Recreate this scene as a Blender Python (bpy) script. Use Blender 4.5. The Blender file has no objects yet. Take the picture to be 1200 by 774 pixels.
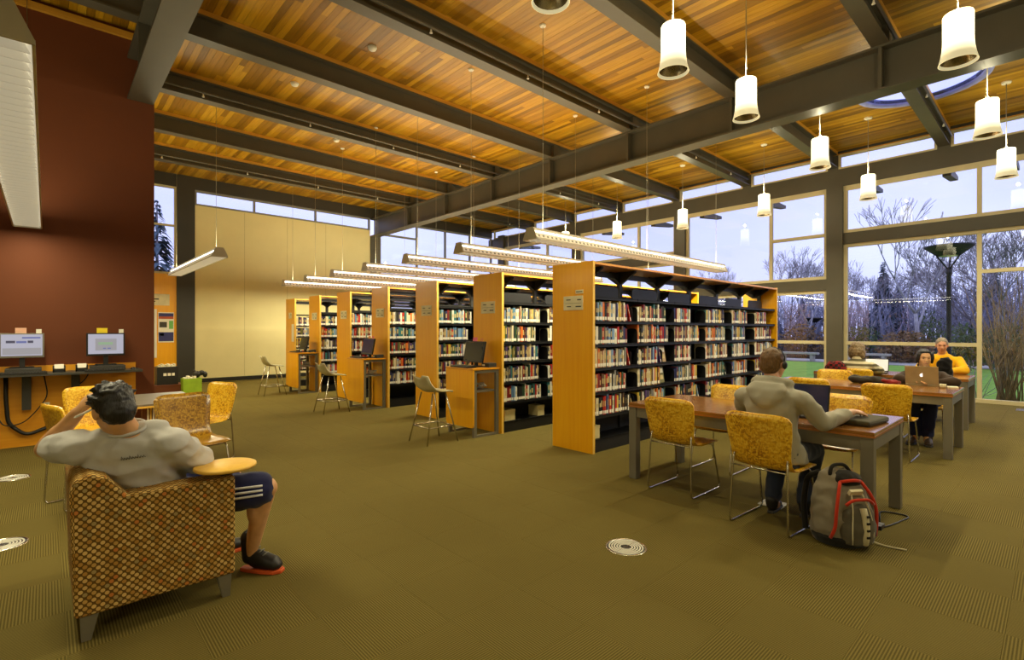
import bpy, math, random
from mathutils import Vector, Matrix
random.seed(7)
S = bpy.context.scene
COL = S.collection
# ------------------------------------------------------------------ camera, world, exposure
cam = bpy.data.cameras.new('camera'); cam.sensor_width = 36.0; cam.lens = 36.0 * 592.5 / 1200.0
cam.clip_start = 0.05; cam.clip_end = 400
camo = bpy.data.objects.new('camera', cam); COL.objects.link(camo)
camo.location = (0, 0, 1.45)
camo.rotation_euler = (math.pi / 2, 0, -math.atan2(.6777, .7353))
S.camera = camo
S.view_settings.view_transform = 'Standard'; S.view_settings.look = 'None'
S.view_settings.gamma = 1.0; S.view_settings.use_curve_mapping = False
S.view_settings.exposure = 0.0
S.cycles.use_denoising = True
S.cycles.max_bounces = 7; S.cycles.diffuse_bounces = 4; S.cycles.glossy_bounces = 3
S.cycles.transparent_max_bounces = 16; S.cycles.transmission_bounces = 4
S.cycles.sample_clamp_indirect = 4.0
S.cycles.caustics_reflective = False; S.cycles.caustics_refractive = False

w = bpy.data.worlds.new('dusk_sky'); S.world = w; w.use_nodes = True
nt = w.node_tree; nt.nodes.clear()
o_ = nt.nodes.new('ShaderNodeOutputWorld'); b_ = nt.nodes.new('ShaderNodeBackground')
tc_ = nt.nodes.new('ShaderNodeTexCoord'); mp_ = nt.nodes.new('ShaderNodeMapping'); mp_.inputs['Scale'].default_value = (1.2, 1.2, 3.0)
nz_ = nt.nodes.new('ShaderNodeTexNoise'); nz_.inputs['Scale'].default_value = 1.6; nz_.inputs['Detail'].default_value = 4
cr_ = nt.nodes.new('ShaderNodeValToRGB')
cr_.color_ramp.elements[0].position = .35; cr_.color_ramp.elements[0].color = (.45, .49, .86, 1)
cr_.color_ramp.elements[1].position = .70; cr_.color_ramp.elements[1].color = (.59, .63, .95, 1)
nt.links.new(tc_.outputs['Generated'], mp_.inputs[0]); nt.links.new(mp_.outputs[0], nz_.inputs['Vector'])
nt.links.new(nz_.outputs['Fac'], cr_.inputs[0]); nt.links.new(cr_.outputs[0], b_.inputs[0]); nt.links.new(b_.outputs[0], o_.inputs[0])
b_.inputs[1].default_value = 1.65

WARM = (1.0, .90, .58)
LINEAR_W = 112.0      # downlight watts of one linear pendant
UPLIGHT_W = 56.0     # uplight watts of one linear pendant
PENDANT_W = 82.0     # watts of one glass pendant
# ------------------------------------------------------------------ helpers
def srgb(r, g, b):
    f = lambda c: (c / 255 / 12.92) if c / 255 <= .04045 else ((c / 255 + .055) / 1.055) ** 2.4
    return (f(r), f(g), f(b), 1)

class MB:
    def __init__(s): s.v = []; s.f = []; s.m = []; s.s = []
    def add(s, vs, fs, m=0, sm=False):
        o = len(s.v); s.v += [tuple(x) for x in vs]
        for f in fs: s.f.append(tuple(i + o for i in f)); s.m.append(m); s.s.append(sm)
        return s
    def box(s, x0, x1, y0, y1, z0, z1, m=0):
        vs = [(x, y, z) for x in (x0, x1) for y in (y0, y1) for z in (z0, z1)]
        return s.add(vs, [(0, 1, 3, 2), (4, 6, 7, 5), (0, 4, 5, 1), (2, 3, 7, 6), (0, 2, 6, 4), (1, 5, 7, 3)], m)
    def obox(s, c, sz, R=None, m=0):
        h = Vector(sz) / 2; c = Vector(c); R = R or Matrix.Identity(3)
        vs = [c + R @ Vector((x * h.x, y * h.y, z * h.z)) for x in (-1, 1) for y in (-1, 1) for z in (-1, 1)]
        return s.add(vs, [(0, 1, 3, 2), (4, 6, 7, 5), (0, 4, 5, 1), (2, 3, 7, 6), (0, 2, 6, 4), (1, 5, 7, 3)], m)
    def loft(s, rings, m=0, sm=True, cap=True, closed=False):
        n = len(rings[0]); vs = [p for r in rings for p in r]; fs = []
        R = len(rings)
        for i in range(R if closed else R - 1):
            a = i * n; b = ((i + 1) % R) * n
            for k in range(n): fs.append((a + k, a + (k + 1) % n, b + (k + 1) % n, b + k))
        s.add(vs, fs, m, sm)
        if cap and not closed:
            o = len(s.v) - len(vs)
            s.f.append(tuple(o + k for k in reversed(range(n)))); s.m.append(m); s.s.append(False)
            s.f.append(tuple(o + (R - 1) * n + k for k in range(n))); s.m.append(m); s.s.append(False)
        return s
    def tube(s, pts, r, n=8, m=0, closed=False):
        P = [Vector(p) for p in pts]; rs = r if isinstance(r, (list, tuple)) else [r] * len(P); rings = []
        up = None
        for i, p in enumerate(P):
            a = P[i - 1] if (i > 0 or closed) else P[i]; b = P[(i + 1) % len(P)] if (i < len(P) - 1 or closed) else P[i]
            t = (b - a).normalized()
            if up is None or abs(up.dot(t)) > .98:
                up = Vector((0, 0, 1)) if abs(t.z) < .9 else Vector((1, 0, 0))
            u = t.cross(up).normalized(); v = u.cross(t).normalized(); up = v
            rings.append([p + (u * math.cos(2 * math.pi * k / n) + v * math.sin(2 * math.pi * k / n)) * rs[i] for k in range(n)])
        return s.loft(rings, m, True, True, closed)
    def lathe(s, prof, c=(0, 0, 0), n=24, m=0, cap=False, sx=1, sy=1):
        c = Vector(c)
        return s.loft([[c + Vector((r * sx * math.cos(2 * math.pi * k / n), r * sy * math.sin(2 * math.pi * k / n), z)) for k in range(n)] for r, z in prof], m, True, cap)
    def prism(s, poly, axis, a, b, m=0, sm=False):
        def P(u, v, t): return {'x': (t, u, v), 'y': (u, t, v), 'z': (u, v, t)}[axis]
        n = len(poly); vs = [P(u, v, a) for u, v in poly] + [P(u, v, b) for u, v in poly]
        fs = [tuple(range(n))[::-1], tuple(range(n, 2 * n))] + [(k, (k + 1) % n, n + (k + 1) % n, n + k) for k in range(n)]
        return s.add(vs, fs, m, sm)
    def mesh(s, name, mats):
        me = bpy.data.meshes.new(name); me.from_pydata(s.v, [], s.f)
        for x in (mats if isinstance(mats, (list, tuple)) else [mats]): me.materials.append(x)
        me.polygons.foreach_set('material_index', s.m); me.polygons.foreach_set('use_smooth', s.s)
        bm = bmesh.new(); bm.from_mesh(me); bmesh.ops.recalc_face_normals(bm, faces=bm.faces); bm.to_mesh(me); bm.free()
        uv = me.uv_layers.new(name='box'); co = me.vertices
        for p in me.polygons:
            n = p.normal; a = (abs(n.x), abs(n.y), abs(n.z)); k = a.index(max(a))
            for li in p.loop_indices:
                q = co[me.loops[li].vertex_index].co
                uv.data[li].uv = (q.y, q.z) if k == 0 else (q.x, q.z) if k == 1 else (q.x, q.y)
        return me
    def build(s, name, mats, parent=None, bevel=0, seg=2, subsurf=0):
        o = bpy.data.objects.new(name, s.mesh(name, mats)); COL.objects.link(o)
        if parent: o.parent = parent
        if bevel:
            b = o.modifiers.new('bevel', 'BEVEL'); b.width = bevel; b.segments = seg; b.limit_method = 'ANGLE'; b.angle_limit = .7
        if subsurf:
            b = o.modifiers.new('sub', 'SUBSURF'); b.levels = subsurf; b.render_levels = subsurf
        return o
import bmesh

def link(name, me, parent=None, loc=(0, 0, 0), rz=0, scale=None):
    o = bpy.data.objects.new(name, me); COL.objects.link(o); o.parent = parent; o.location = loc; o.rotation_euler = (0, 0, rz)
    if scale: o.scale = scale
    return o
def tag(o, label=None, cat=None, group=None, kind=None):
    if label: o['label'] = label
    if cat: o['category'] = cat
    if group: o['group'] = group
    if kind: o['kind'] = kind
    return o
def thing(name, label, cat, loc=(0, 0, 0), rz=0, group=None):
    o = bpy.data.objects.new(name, None); COL.objects.link(o); o.empty_display_size = .1
    o.location = loc; o.rotation_euler = (0, 0, rz)
    return tag(o, label, cat, group)
def copy_tree(o, parent=None):
    c = o.copy(); COL.objects.link(c); c.parent = parent
    for ch in list(o.children): copy_tree(ch, c)
    return c
def arc(c, r, a0, a1, n): return [(c[0] + r * math.cos(a0 + (a1 - a0) * i / n), c[1] + r * math.sin(a0 + (a1 - a0) * i / n)) for i in range(n + 1)]
def rrect(x0, x1, y0, y1, r, n=4):
    p = math.pi
    return arc((x1 - r, y1 - r), r, 0, p / 2, n) + arc((x0 + r, y1 - r), r, p / 2, p, n) + arc((x0 + r, y0 + r), r, p, 1.5 * p, n) + arc((x1 - r, y0 + r), r, 1.5 * p, 2 * p, n)

# ------------------------------------------------------------------ materials
MATS = {}
def _new(name):
    m = bpy.data.materials.new(name); m.use_nodes = True; nt = m.node_tree
    return m, nt, nt.nodes['Principled BSDF'], nt.nodes, nt.links
def _ramp(N, L, fac, stops):
    r = N.new('ShaderNodeValToRGB'); e = r.color_ramp.elements
    while len(e) < len(stops): e.new(.5)
    for i, (p, c) in enumerate(stops): e[i].position = p; e[i].color = c
    L.new(fac, r.inputs[0]); return r.outputs[0]
def _map(N, L, scale=(1, 1, 1), rot=(0, 0, 0), src='Object'):
    t = N.new('ShaderNodeTexCoord'); m = N.new('ShaderNodeMapping'); m.inputs['Scale'].default_value = scale; m.inputs['Rotation'].default_value = rot
    L.new(t.outputs[src], m.inputs[0]); return m.outputs[0]
def _noise(N, L, vec, scale, detail=3, rough=.5):
    n = N.new('ShaderNodeTexNoise'); n.inputs['Scale'].default_value = scale; n.inputs['Detail'].default_value = detail; n.inputs['Roughness'].default_value = rough
    if vec is not None: L.new(vec, n.inputs['Vector'])
    return n.outputs['Fac']
def _bump(N, L, P, h, strength=.2, dist=.01):
    b = N.new('ShaderNodeBump'); b.inputs['Strength'].default_value = strength; b.inputs['Distance'].default_value = dist
    L.new(h, b.inputs['Height']); L.new(b.outputs[0], P.inputs['Normal'])
def mul(c, k): return (min(c[0] * k, 1), min(c[1] * k, 1), min(c[2] * k, 1), 1)
def plain(name, c, rough=.5, metal=0, var=.12, scale=6, bump=0, spec=.5, bscale=None):
    m, nt, P, N, L = _new(name)
    v = _map(N, L); f = _noise(N, L, v, scale, 4)
    L.new(_ramp(N, L, f, [(.3, mul(c, 1 - var)), (.7, mul(c, 1 + var))]), P.inputs['Base Color'])
    P.inputs['Roughness'].default_value = rough; P.inputs['Metallic'].default_value = metal; P.inputs['Specular IOR Level'].default_value = spec
    if bump: _bump(N, L, P, _noise(N, L, v, bscale or scale * 6, 3), bump, .004)
    MATS[name] = m; return m
def wood(name, c1, c2, rough=.4, axis='z', scale=1.0, coat=0, strength=.05):
    m, nt, P, N, L = _new(name)
    s = {'x': (.6, 14, 14), 'y': (14, .6, 14), 'z': (14, 14, .6)}[axis]
    v = _map(N, L, tuple(k * scale for k in s)); f = _noise(N, L, v, 2.2, 6, .6)
    v2 = _map(N, L, (.7, .7, .7)); g = _noise(N, L, v2, 2.0, 2)
    mx = N.new('ShaderNodeMath'); mx.operation = 'MULTIPLY_ADD'; mx.inputs[1].default_value = .35; L.new(g, mx.inputs[0])
    md = N.new('ShaderNodeMath'); md.operation = 'MULTIPLY'; md.inputs[1].default_value = .65; L.new(f, md.inputs[0]); L.new(md.outputs[0], mx.inputs[2])
    L.new(_ramp(N, L, mx.outputs[0], [(.32, c1), (.68, c2)]), P.inputs['Base Color'])
    P.inputs['Roughness'].default_value = rough; P.inputs['Coat Weight'].default_value = coat; P.inputs['Coat Roughness'].default_value = .15
    _bump(N, L, P, f, strength, .002)
    MATS[name] = m; return m
def emit(name, c, strength, rough=.4, base=(.8, .8, .8, 1)):
    m, nt, P, N, L = _new(name)
    P.inputs['Base Color'].default_value = base; P.inputs['Emission Color'].default_value = c; P.inputs['Emission Strength'].default_value = strength
    P.inputs['Roughness'].default_value = rough; MATS[name] = m; return m
def attr_mat(name, rough=.5, attr='Col', spec=.4):
    m, nt, P, N, L = _new(name)
    a = N.new('ShaderNodeVertexColor'); a.layer_name = attr
    L.new(a.outputs[0], P.inputs['Base Color']); P.inputs['Roughness'].default_value = rough; P.inputs['Specular IOR Level'].default_value = spec
    MATS[name] = m; return m
def plank_mat(name, use_obj):
    m, nt, P, N, L = _new(name)
    if use_obj: r = N.new('ShaderNodeObjectInfo').outputs['Random']
    else:
        a = N.new('ShaderNodeVertexColor'); a.layer_name = 'Col'; r = a.outputs[0]
    base = _ramp(N, L, r, [(0, srgb(118, 83, 8)), (.3, srgb(148, 106, 10)), (.65, srgb(174, 128, 16)), (1, srgb(196, 151, 34))])
    g = N.new('ShaderNodeNewGeometry'); mp = N.new('ShaderNodeMapping'); mp.inputs['Scale'].default_value = (30, 1.2, 30); L.new(g.outputs['Position'], mp.inputs[0])
    f = _noise(N, L, mp.outputs[0], 2.0, 6, .6)
    mix = N.new('ShaderNodeMix'); mix.data_type = 'RGBA'; mix.blend_type = 'MULTIPLY'; mix.inputs[0].default_value = .55
    L.new(base, mix.inputs[6]); L.new(_ramp(N, L, f, [(.3, (.45, .42, .38, 1)), (.65, (1, 1, 1, 1))]), mix.inputs[7])
    L.new(mix.outputs[2], P.inputs['Base Color']); P.inputs['Roughness'].default_value = .38; P.inputs['Specular IOR Level'].default_value = .4
    MATS[name] = m; return m
def osb(name, c1, c2, c3):
    m, nt, P, N, L = _new(name)
    u = _map(N, L, (1, 1, 1)); outs = []
    for k, rot in enumerate(((.3, .5, .4), (1.3, .9, 2.1))):
        v = _map(N, L, (150, 44, 66) if k == 0 else (46, 146, 70), rot)
        n = N.new('ShaderNodeTexVoronoi'); n.inputs['Scale'].default_value = 1.0; n.inputs['Randomness'].default_value = 1
        L.new(v, n.inputs['Vector']); s = N.new('ShaderNodeSeparateColor'); L.new(n.outputs['Color'], s.inputs[0]); outs.append(s.outputs[0])
    a = N.new('ShaderNodeMath'); a.operation = 'MULTIPLY'; L.new(outs[0], a.inputs[0]); L.new(outs[1], a.inputs[1])
    big = _noise(N, L, u, 5, 3); a2 = N.new('ShaderNodeMath'); a2.operation = 'MULTIPLY_ADD'; a2.inputs[1].default_value = .5; L.new(big, a2.inputs[0]); L.new(a.outputs[0], a2.inputs[2])
    L.new(_ramp(N, L, a2.outputs[0], [(.2, c1), (.42, c2), (.85, c3)]), P.inputs['Base Color'])
    P.inputs['Roughness'].default_value = .35; P.inputs['Coat Weight'].default_value = .3; P.inputs['Coat Roughness'].default_value = .2
    MATS[name] = m; return m
def carpet(name, mode):
    """mode 'tile': ribs along local x; 'far': world checker of both directions"""
    m, nt, P, N, L = _new(name)
    g = N.new('ShaderNodeNewGeometry')
    fine = N.new('ShaderNodeTexNoise'); fine.inputs['Scale'].default_value = 260; fine.inputs['Detail'].default_value = 2; L.new(g.outputs['Position'], fine.inputs['Vector'])
    broad = N.new('ShaderNodeTexNoise'); broad.inputs['Scale'].default_value = 1.1; broad.inputs['Detail'].default_value = 3; L.new(g.outputs['Position'], broad.inputs['Vector'])
    c1, c2 = srgb(82, 72, 34), srgb(124, 110, 57)
    if mode == 'tile':
        t = N.new('ShaderNodeTexCoord'); wv = N.new('ShaderNodeTexWave'); wv.wave_type = 'BANDS'; wv.bands_direction = 'Y'; wv.inputs['Scale'].default_value = 25
        wv.inputs['Distortion'].default_value = .35; wv.inputs['Detail'].default_value = 2; wv.inputs['Detail Scale'].default_value = 3
        L.new(t.outputs['Object'], wv.inputs['Vector'])
        a = N.new('ShaderNodeMath'); a.operation = 'MULTIPLY_ADD'; a.inputs[1].default_value = .5; L.new(wv.outputs['Fac'], a.inputs[0])
        b = N.new('ShaderNodeMath'); b.operation = 'MULTIPLY'; b.inputs[1].default_value = .5; L.new(fine.outputs['Fac'], b.inputs[0]); L.new(b.outputs[0], a.inputs[2])
        f = a.outputs[0]; _bump(N, L, P, f, .3, .003)
    else: f = fine.outputs['Fac']
    col = _ramp(N, L, f, [(.25, c1), (.75, c2)])
    mix = N.new('ShaderNodeMix'); mix.data_type = 'RGBA'; mix.blend_type = 'MULTIPLY'; mix.inputs[0].default_value = 1
    L.new(col, mix.inputs[6]); L.new(_ramp(N, L, broad.outputs['Fac'], [(.35, (.9, .89, .86, 1)), (.65, (1, 1, 1, 1))]), mix.inputs[7])
    L.new(mix.outputs[2], P.inputs['Base Color']); P.inputs['Roughness'].default_value = .95; P.inputs['Specular IOR Level'].default_value = .1
    MATS[name] = m; return m
def dots(name):
    m, nt, P, N, L = _new(name)
    t = N.new('ShaderNodeTexCoord'); mp = N.new('ShaderNodeMapping'); mp.inputs['Rotation'].default_value = (0, 0, math.pi / 4); mp.inputs['Scale'].default_value = (44, 44, 44)
    L.new(t.outputs['UV'], mp.inputs[0])
    v = N.new('ShaderNodeTexVoronoi'); v.voronoi_dimensions = '2D'; v.inputs['Scale'].default_value = 1; v.inputs['Randomness'].default_value = 0; L.new(mp.outputs[0], v.inputs['Vector'])
    s = N.new('ShaderNodeSeparateColor'); L.new(v.outputs['Color'], s.inputs[0])
    c = _ramp(N, L, s.outputs[0], [(0, srgb(190, 150, 76)), (.28, srgb(214, 178, 104)), (.5, srgb(178, 132, 58)), (.70, srgb(196, 122, 54)), (.76, srgb(206, 168, 96)), (.92, srgb(164, 142, 86))])
    c.node.color_ramp.interpolation = 'CONSTANT'
    mk = N.new('ShaderNodeMath'); mk.operation = 'LESS_THAN'; mk.inputs[1].default_value = .40; L.new(v.outputs['Distance'], mk.inputs[0])
    mx = N.new('ShaderNodeMix'); mx.data_type = 'RGBA'; L.new(mk.outputs[0], mx.inputs[0]); mx.inputs[6].default_value = srgb(98, 70, 26); L.new(c, mx.inputs[7])
    L.new(mx.outputs[2], P.inputs['Base Color']); P.inputs['Roughness'].default_value = .85; P.inputs['Specular IOR Level'].default_value = .2
    n = N.new('ShaderNodeTexNoise'); n.inputs['Scale'].default_value = 900; L.new(t.outputs['UV'], n.inputs['Vector']); _bump(N, L, P, n.outputs['Fac'], .25, .002)
    MATS[name] = m; return m
def glass_mat(name, ior=1.5, tint=(.97, .98, .99, 1)):
    m = bpy.data.materials.new(name); m.use_nodes = True; nt = m.node_tree; N = nt.nodes; L = nt.links; N.clear()
    o = N.new('ShaderNodeOutputMaterial'); mx = N.new('ShaderNodeMixShader'); tr = N.new('ShaderNodeBsdfTransparent'); gl = N.new('ShaderNodeBsdfGlossy'); fr = N.new('ShaderNodeFresnel')
    fr.inputs['IOR'].default_value = ior; tr.inputs[0].default_value = tint; gl.inputs['Roughness'].default_value = 0.0; gl.inputs['Color'].default_value = (1, 1, 1, 1)
    ge = N.new('ShaderNodeNewGeometry'); io = N.new('ShaderNodeMix'); io.data_type = 'FLOAT'; io.inputs[2].default_value = ior; io.inputs[3].default_value = 1 / ior
    L.new(ge.outputs['Backfacing'], io.inputs[0]); L.new(io.outputs[0], fr.inputs['IOR'])   # the same reflectance from either side of the sheet
    L.new(fr.outputs[0], mx.inputs[0]); L.new(tr.outputs[0], mx.inputs[1]); L.new(gl.outputs[0], mx.inputs[2]); L.new(mx.outputs[0], o.inputs[0])
    MATS[name] = m; return m

steel = plain('brown_grey_steel', srgb(76, 71, 58), .45, 0, .06, 3)
steel_dk = plain('dark_steel', srgb(50, 47, 40), .5, 0, .06, 3)
cream = plain('cream_paint', srgb(222, 209, 156), .8, 0, .03, 2, .03)
redwall = plain('rust_red_paint', srgb(98, 45, 3), .75, 0, .05, 2, .03)
orange_wood = wood('orange_maple', srgb(236, 160, 4), srgb(246, 182, 20), .35, 'z', .8, .3)
orange_edge = wood('maple_edge', srgb(230, 178, 66), srgb(242, 198, 92), .4, 'z', 1)
orange_x = wood('orange_maple_long', srgb(214, 138, 20), srgb(230, 162, 40), .35, 'x', .8, .3)
nailer_m = wood('nailer_wood', srgb(176, 122, 30), srgb(204, 150, 50), .5, 'x', 1)
black_metal = plain('black_shelf_metal', srgb(30, 30, 32), .45, .2, .1, 5)
black_pl = plain('black_plastic', srgb(24, 24, 25), .45, 0, .1, 8)
charcoal = plain('charcoal_plastic', srgb(58, 56, 52), .5, 0, .1, 8)
frame_lt = plain('pale_window_frame', srgb(196, 184, 146), .5, 0, .04, 4)
frame_gr = plain('grey_window_frame', srgb(130, 130, 128), .5, 0, .04, 4)
glass = glass_mat('window_glass')
chrome = plain('satin_chrome', srgb(200, 196, 186), .25, 1, .05, 5)
white_pt = plain('white_metal', srgb(222, 218, 204), .4, 0, .04, 5)
fix_grey = plain('fixture_grey', srgb(190, 184, 164), .45, .1, .05, 5)
table_top_m = wood('table_top_veneer', srgb(124, 78, 30), srgb(152, 100, 42), .22, 'y', .7, .5)
table_edge_m = wood('table_edge', srgb(150, 92, 40), srgb(176, 112, 52), .35, 'y', 1)
taupe = plain('taupe_leg_paint', srgb(112, 106, 90), .45, 0, .05, 5)
osb_yel = osb('yellow_strand_shell', srgb(168, 106, 12), srgb(230, 172, 28), srgb(246, 206, 66))
base_black = plain('black_base_board', srgb(34, 32, 28), .5)
paper = plain('paper_white', srgb(232, 228, 214), .8, 0, .03)
ink = plain('print_ink', srgb(70, 66, 60), .8)
carpet_tile_m = carpet('ribbed_carpet', 'tile'); carpet_far_m = carpet('carpet_far', 'far')
dots_m = dots('dotted_upholstery')
plank_o = plank_mat('ceiling_plank', True); plank_s = plank_mat('ceiling_plank_far', False)
# ------------------------------------------------------------------ the shell
XW, YB = 13.7, 16.1               # window wall and back wall planes
XL, YF = -7.0, -6.0               # walls behind the camera
DECK = 5.64
JY = [-4.4, -2.38, -.37, 1.64, 3.65, 5.65, 7.7, 9.7, 11.72, 13.72]
fwv = Vector((.6777, .7353, 0)).normalized(); rtv = Vector((fwv.y, -fwv.x, 0))
def proj(p):
    d = Vector(p) - Vector((0, 0, 1.45)); k = d.dot(fwv)
    if k < .15: return None
    return (600 + 592.5 * d.dot(rtv) / k, 387 - 592.5 * d.z / k, k)
def seen(p, mg=15):
    q = proj(p); return q is not None and -mg < q[0] < 1200 + mg and -mg < q[1] < 774 + mg

def with_col(o, cols):
    me = o.data; a = me.color_attributes.new('Col', 'FLOAT_COLOR', 'CORNER')
    i = 0
    for p, c in zip(me.polygons, cols):
        for li in p.loop_indices: a.data[li].color = c
    return o

# floor slab and carpet tiles
fl = tag(MB().box(XL, XW + .25, YF, YB + .25, -.2, -.012).build('floor', carpet_far_m), kind='structure')
P_ = .47; X0, Y0 = 1.01, 1.12
tile_me = MB().box(-P_ / 2 + .0008, P_ / 2 - .0008, -P_ / 2 + .0008, P_ / 2 - .0008, -.012, 0).mesh('carpet_tile', carpet_tile_m)
cells = []
for i in range(int((XL - X0) / P_), int((XW - X0) / P_) + 1):
    for j in range(int((YF - Y0) / P_), int((YB - Y0) / P_) + 1):
        cx, cy = X0 + (i + .5) * P_, Y0 + (j + .5) * P_
        if cx + P_ / 2 > XW or cy + P_ / 2 > YB: continue
        vis = any(seen((cx + a * P_ / 2, cy + b * P_ / 2, 0), 5) for a in (-1, 0, 1) for b in (-1, 0, 1))
        cells.append(((not vis), Vector((cx, cy, 0)).dot(fwv), i, j, cx, cy))
cells.sort()
for k, (nv, d, i, j, cx, cy) in enumerate(cells):
    rz = (math.pi / 2 if (i + j) % 2 == 0 else 0)
    if k < 300: link('carpet_tile', tile_me, fl, (cx, cy, 0), rz)
far = MB()
for (nv, d, i, j, cx, cy) in cells[300:]: far.box(cx - P_ / 2 + .0008, cx + P_ / 2 - .0008, cy - P_ / 2 + .0008, cy + P_ / 2 - .0008, -.012, 0)
tag(far.build('carpet_tile_field', carpet_far_m, fl), kind='stuff')

# ceiling deck with planks
ce = tag(MB().box(XL, XW + .12, YF, YB + .25, DECK + .03, DECK + .09).build('ceiling', steel_dk), kind='structure')
PW = .088
SKY_C, SKY_R = (10.95, 1.62), .82          # round skylight
rows = []
nrow = int((XW - XL) / PW)
rp = random.Random(3)
segs = []
for r in range(nrow):
    x = XL + r * PW
    y = YF - rp.random() * 3
    while y < YB:
        ln = rp.choice((1.8, 2.4, 3.0, 3.6, 4.2)); a, b = max(y, YF), min(y + ln, YB)
        y += ln
        if b - a < .05: continue
        dx = abs(x + PW / 2 - SKY_C[0])
        parts = [(a, b)]
        if dx < SKY_R + .05:
            h = math.sqrt(max((SKY_R + .05) ** 2 - dx * dx, 0)); parts = []
            if a < SKY_C[1] - h: parts.append((a, min(b, SKY_C[1] - h)))
            if b > SKY_C[1] + h: parts.append((max(a, SKY_C[1] + h), b))
        for (a2, b2) in parts:
            if b2 - a2 > .04: segs.append((x, a2, b2))
def plank_rank(s):
    x, a, b = s; best = 0
    for t in (0, .25, .5, .75, 1):
        q = proj((x, a + (b - a) * t, DECK))
        if q and -10 < q[0] < 1210 and -10 < q[1] < 400: best = max(best, (b - a) / q[2] ** 2)
    return -best
segs.sort(key=plank_rank)
plank_me = MB().box(.0015, PW - .0015, 0, 1, 0, .022).mesh('plank', plank_o)
for (x, a, b) in segs[:300]:
    link('plank', plank_me, ce, (x, a + .001, DECK + rp.uniform(0, .002)), 0, (1, b - a - .002, 1))
mb = MB(); cols = []
for (x, a, b) in segs[300:]:
    z = DECK + rp.uniform(0, .002); mb.box(x + .0015, x + PW - .0015, a + .001, b - .001, z, z + .022); g = rp.random(); cols += [(g, g, g, 1)] * 6
tag(with_col(mb.build('plank_field', plank_s, ce), cols), kind='stuff')

def ibeam(mb, axis, c, a, b, z0, z1, fw_, tw=.018, tf=.022):
    f = (lambda u0, u1, z0, z1: mb.box(u0, u1, a, b, z0, z1)) if axis == 'y' else (lambda u0, u1, z0, z1: mb.box(a, b, u0, u1, z0, z1))
    f(c - fw_ / 2, c + fw_ / 2, z0, z0 + tf); f(c - fw_ / 2, c + fw_ / 2, z1 - tf, z1); f(c - tw / 2, c + tw / 2, z0 + tf, z1 - tf)
GX = [-4.6, .98, 8.36]
for gx in GX:
    for (a, b) in ([(YF, YB)] if gx != .98 else [(YF, 8.8)]):
        mb = MB(); ibeam(mb, 'y', gx, a, b, 4.67, 5.27, .3, .03, .03)
        for y in JY:
            if a < y < b: mb.box(gx - .145, gx - .015, y - .02, y + .02, 4.70, 5.24); mb.box(gx + .015, gx + .145, y - .02, y + .02, 4.70, 5.24)
        mb.build('girder', steel, ce)
for k, y in enumerate(JY):
    mb = MB(); ibeam(mb, 'x', y, XL, XW, 5.27, 5.58, .19, .02, .022)
    for gx in GX: mb.box(gx - .08, gx + .08, y - .09, y + .09, 5.29, 5.56)
    mb.build('joist', steel, ce)
    MB().box(XL, XW, y - .10, y + .10, 5.58, DECK + .001).build('nailer', nailer_m, ce)
    if k % 2 == 1:
        mb = MB(); mb.tube([(XL, y - .15, 5.36), (XW - .3, y - .15, 5.36)], .022, 8)
        pipe = mb.build('sprinkler_pipe', steel, ce)
        mb = MB()
        for x in [1.9 + 1.75 * i for i in range(7)]:
            mb.lathe([(.004, 5.335), (.012, 5.32), (.012, 5.30), (.02, 5.285), (.02, 5.28), (0.001, 5.278)], (x, y - .15, 0), 8)
        mb.build('sprinkler_head', white_pt, pipe)
# smoke detectors on the deck
for (x, y) in [(3.55, 6.9), (3.1, 8.8), (4.7, 10.8), (9.3, 6.6)]:
    MB().lathe([(.001, DECK - .05), (.05, DECK - .045), (.065, DECK - .015), (.065, DECK + .004)], (x, y, 0), 16).build('ceiling_disc', white_pt, ce)
# round skylight : blue painted ring and glass dome
sk = MB(); n = 40
ri = [[(SKY_C[0] + r * math.cos(2 * math.pi * k / n), SKY_C[1] + r * math.sin(2 * math.pi * k / n), z) for k in range(n)] for r, z in ((SKY_R + .1, DECK - .012), (SKY_R, DECK - .012), (SKY_R, DECK + .1), (SKY_R + .1, DECK + .1))]
blue_ring = plain('skylight_reveal_blue', srgb(150, 160, 236), .6)
sky_o = sk.loft(ri, 0, True, False).build('skylight_ring', blue_ring, ce)
MB().lathe([(SKY_R - .0, DECK + .09), (SKY_R * .8, DECK + .18), (SKY_R * .45, DECK + .25), (.01, DECK + .27)], (SKY_C[0], SKY_C[1], 0), 32).build('skylight_dome', glass, sky_o)
# cut the skylight hole in the roof slab
bm_ = bpy.data.objects.new('cut', MB().lathe([(SKY_R, DECK - .1), (SKY_R, DECK + .4)], (SKY_C[0], SKY_C[1], 0), 40, 0, True).mesh('cut', steel_dk)); COL.objects.link(bm_)
md = ce.modifiers.new('hole', 'BOOLEAN'); md.object = bm_; md.operation = 'DIFFERENCE'; md.solver = 'EXACT'
dg = bpy.context.evaluated_depsgraph_get(); me2 = bpy.data.meshes.new_from_object(ce.evaluated_get(dg)); ce.modifiers.clear(); ce.data = me2
bpy.data.objects.remove(bm_)

# walls out of view
tag(MB().box(XL - .2, XL, YF, 8.8, -.02, 5.9).build('wall_side', cream), kind='structure')
tag(MB().box(XL - .2, XW + .2, YF - .2, YF, -.02, 5.9).build('wall_rear', cream), kind='structure')
# rust red wall
tag(MB().box(XL - .2, 1.14, 8.8, 9.0, -.02, DECK).build('wall_red', redwall), kind='structure')
MB().box(XL, 1.14, 8.74, 8.80, 5.50, 5.58).build('ledger', nailer_m, bpy.data.objects['wall_red'])
tag(MB().box(.9, 1.1, 9.0, YB, -.02, DECK).build('wall_alcove', cream), kind='structure')
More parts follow.
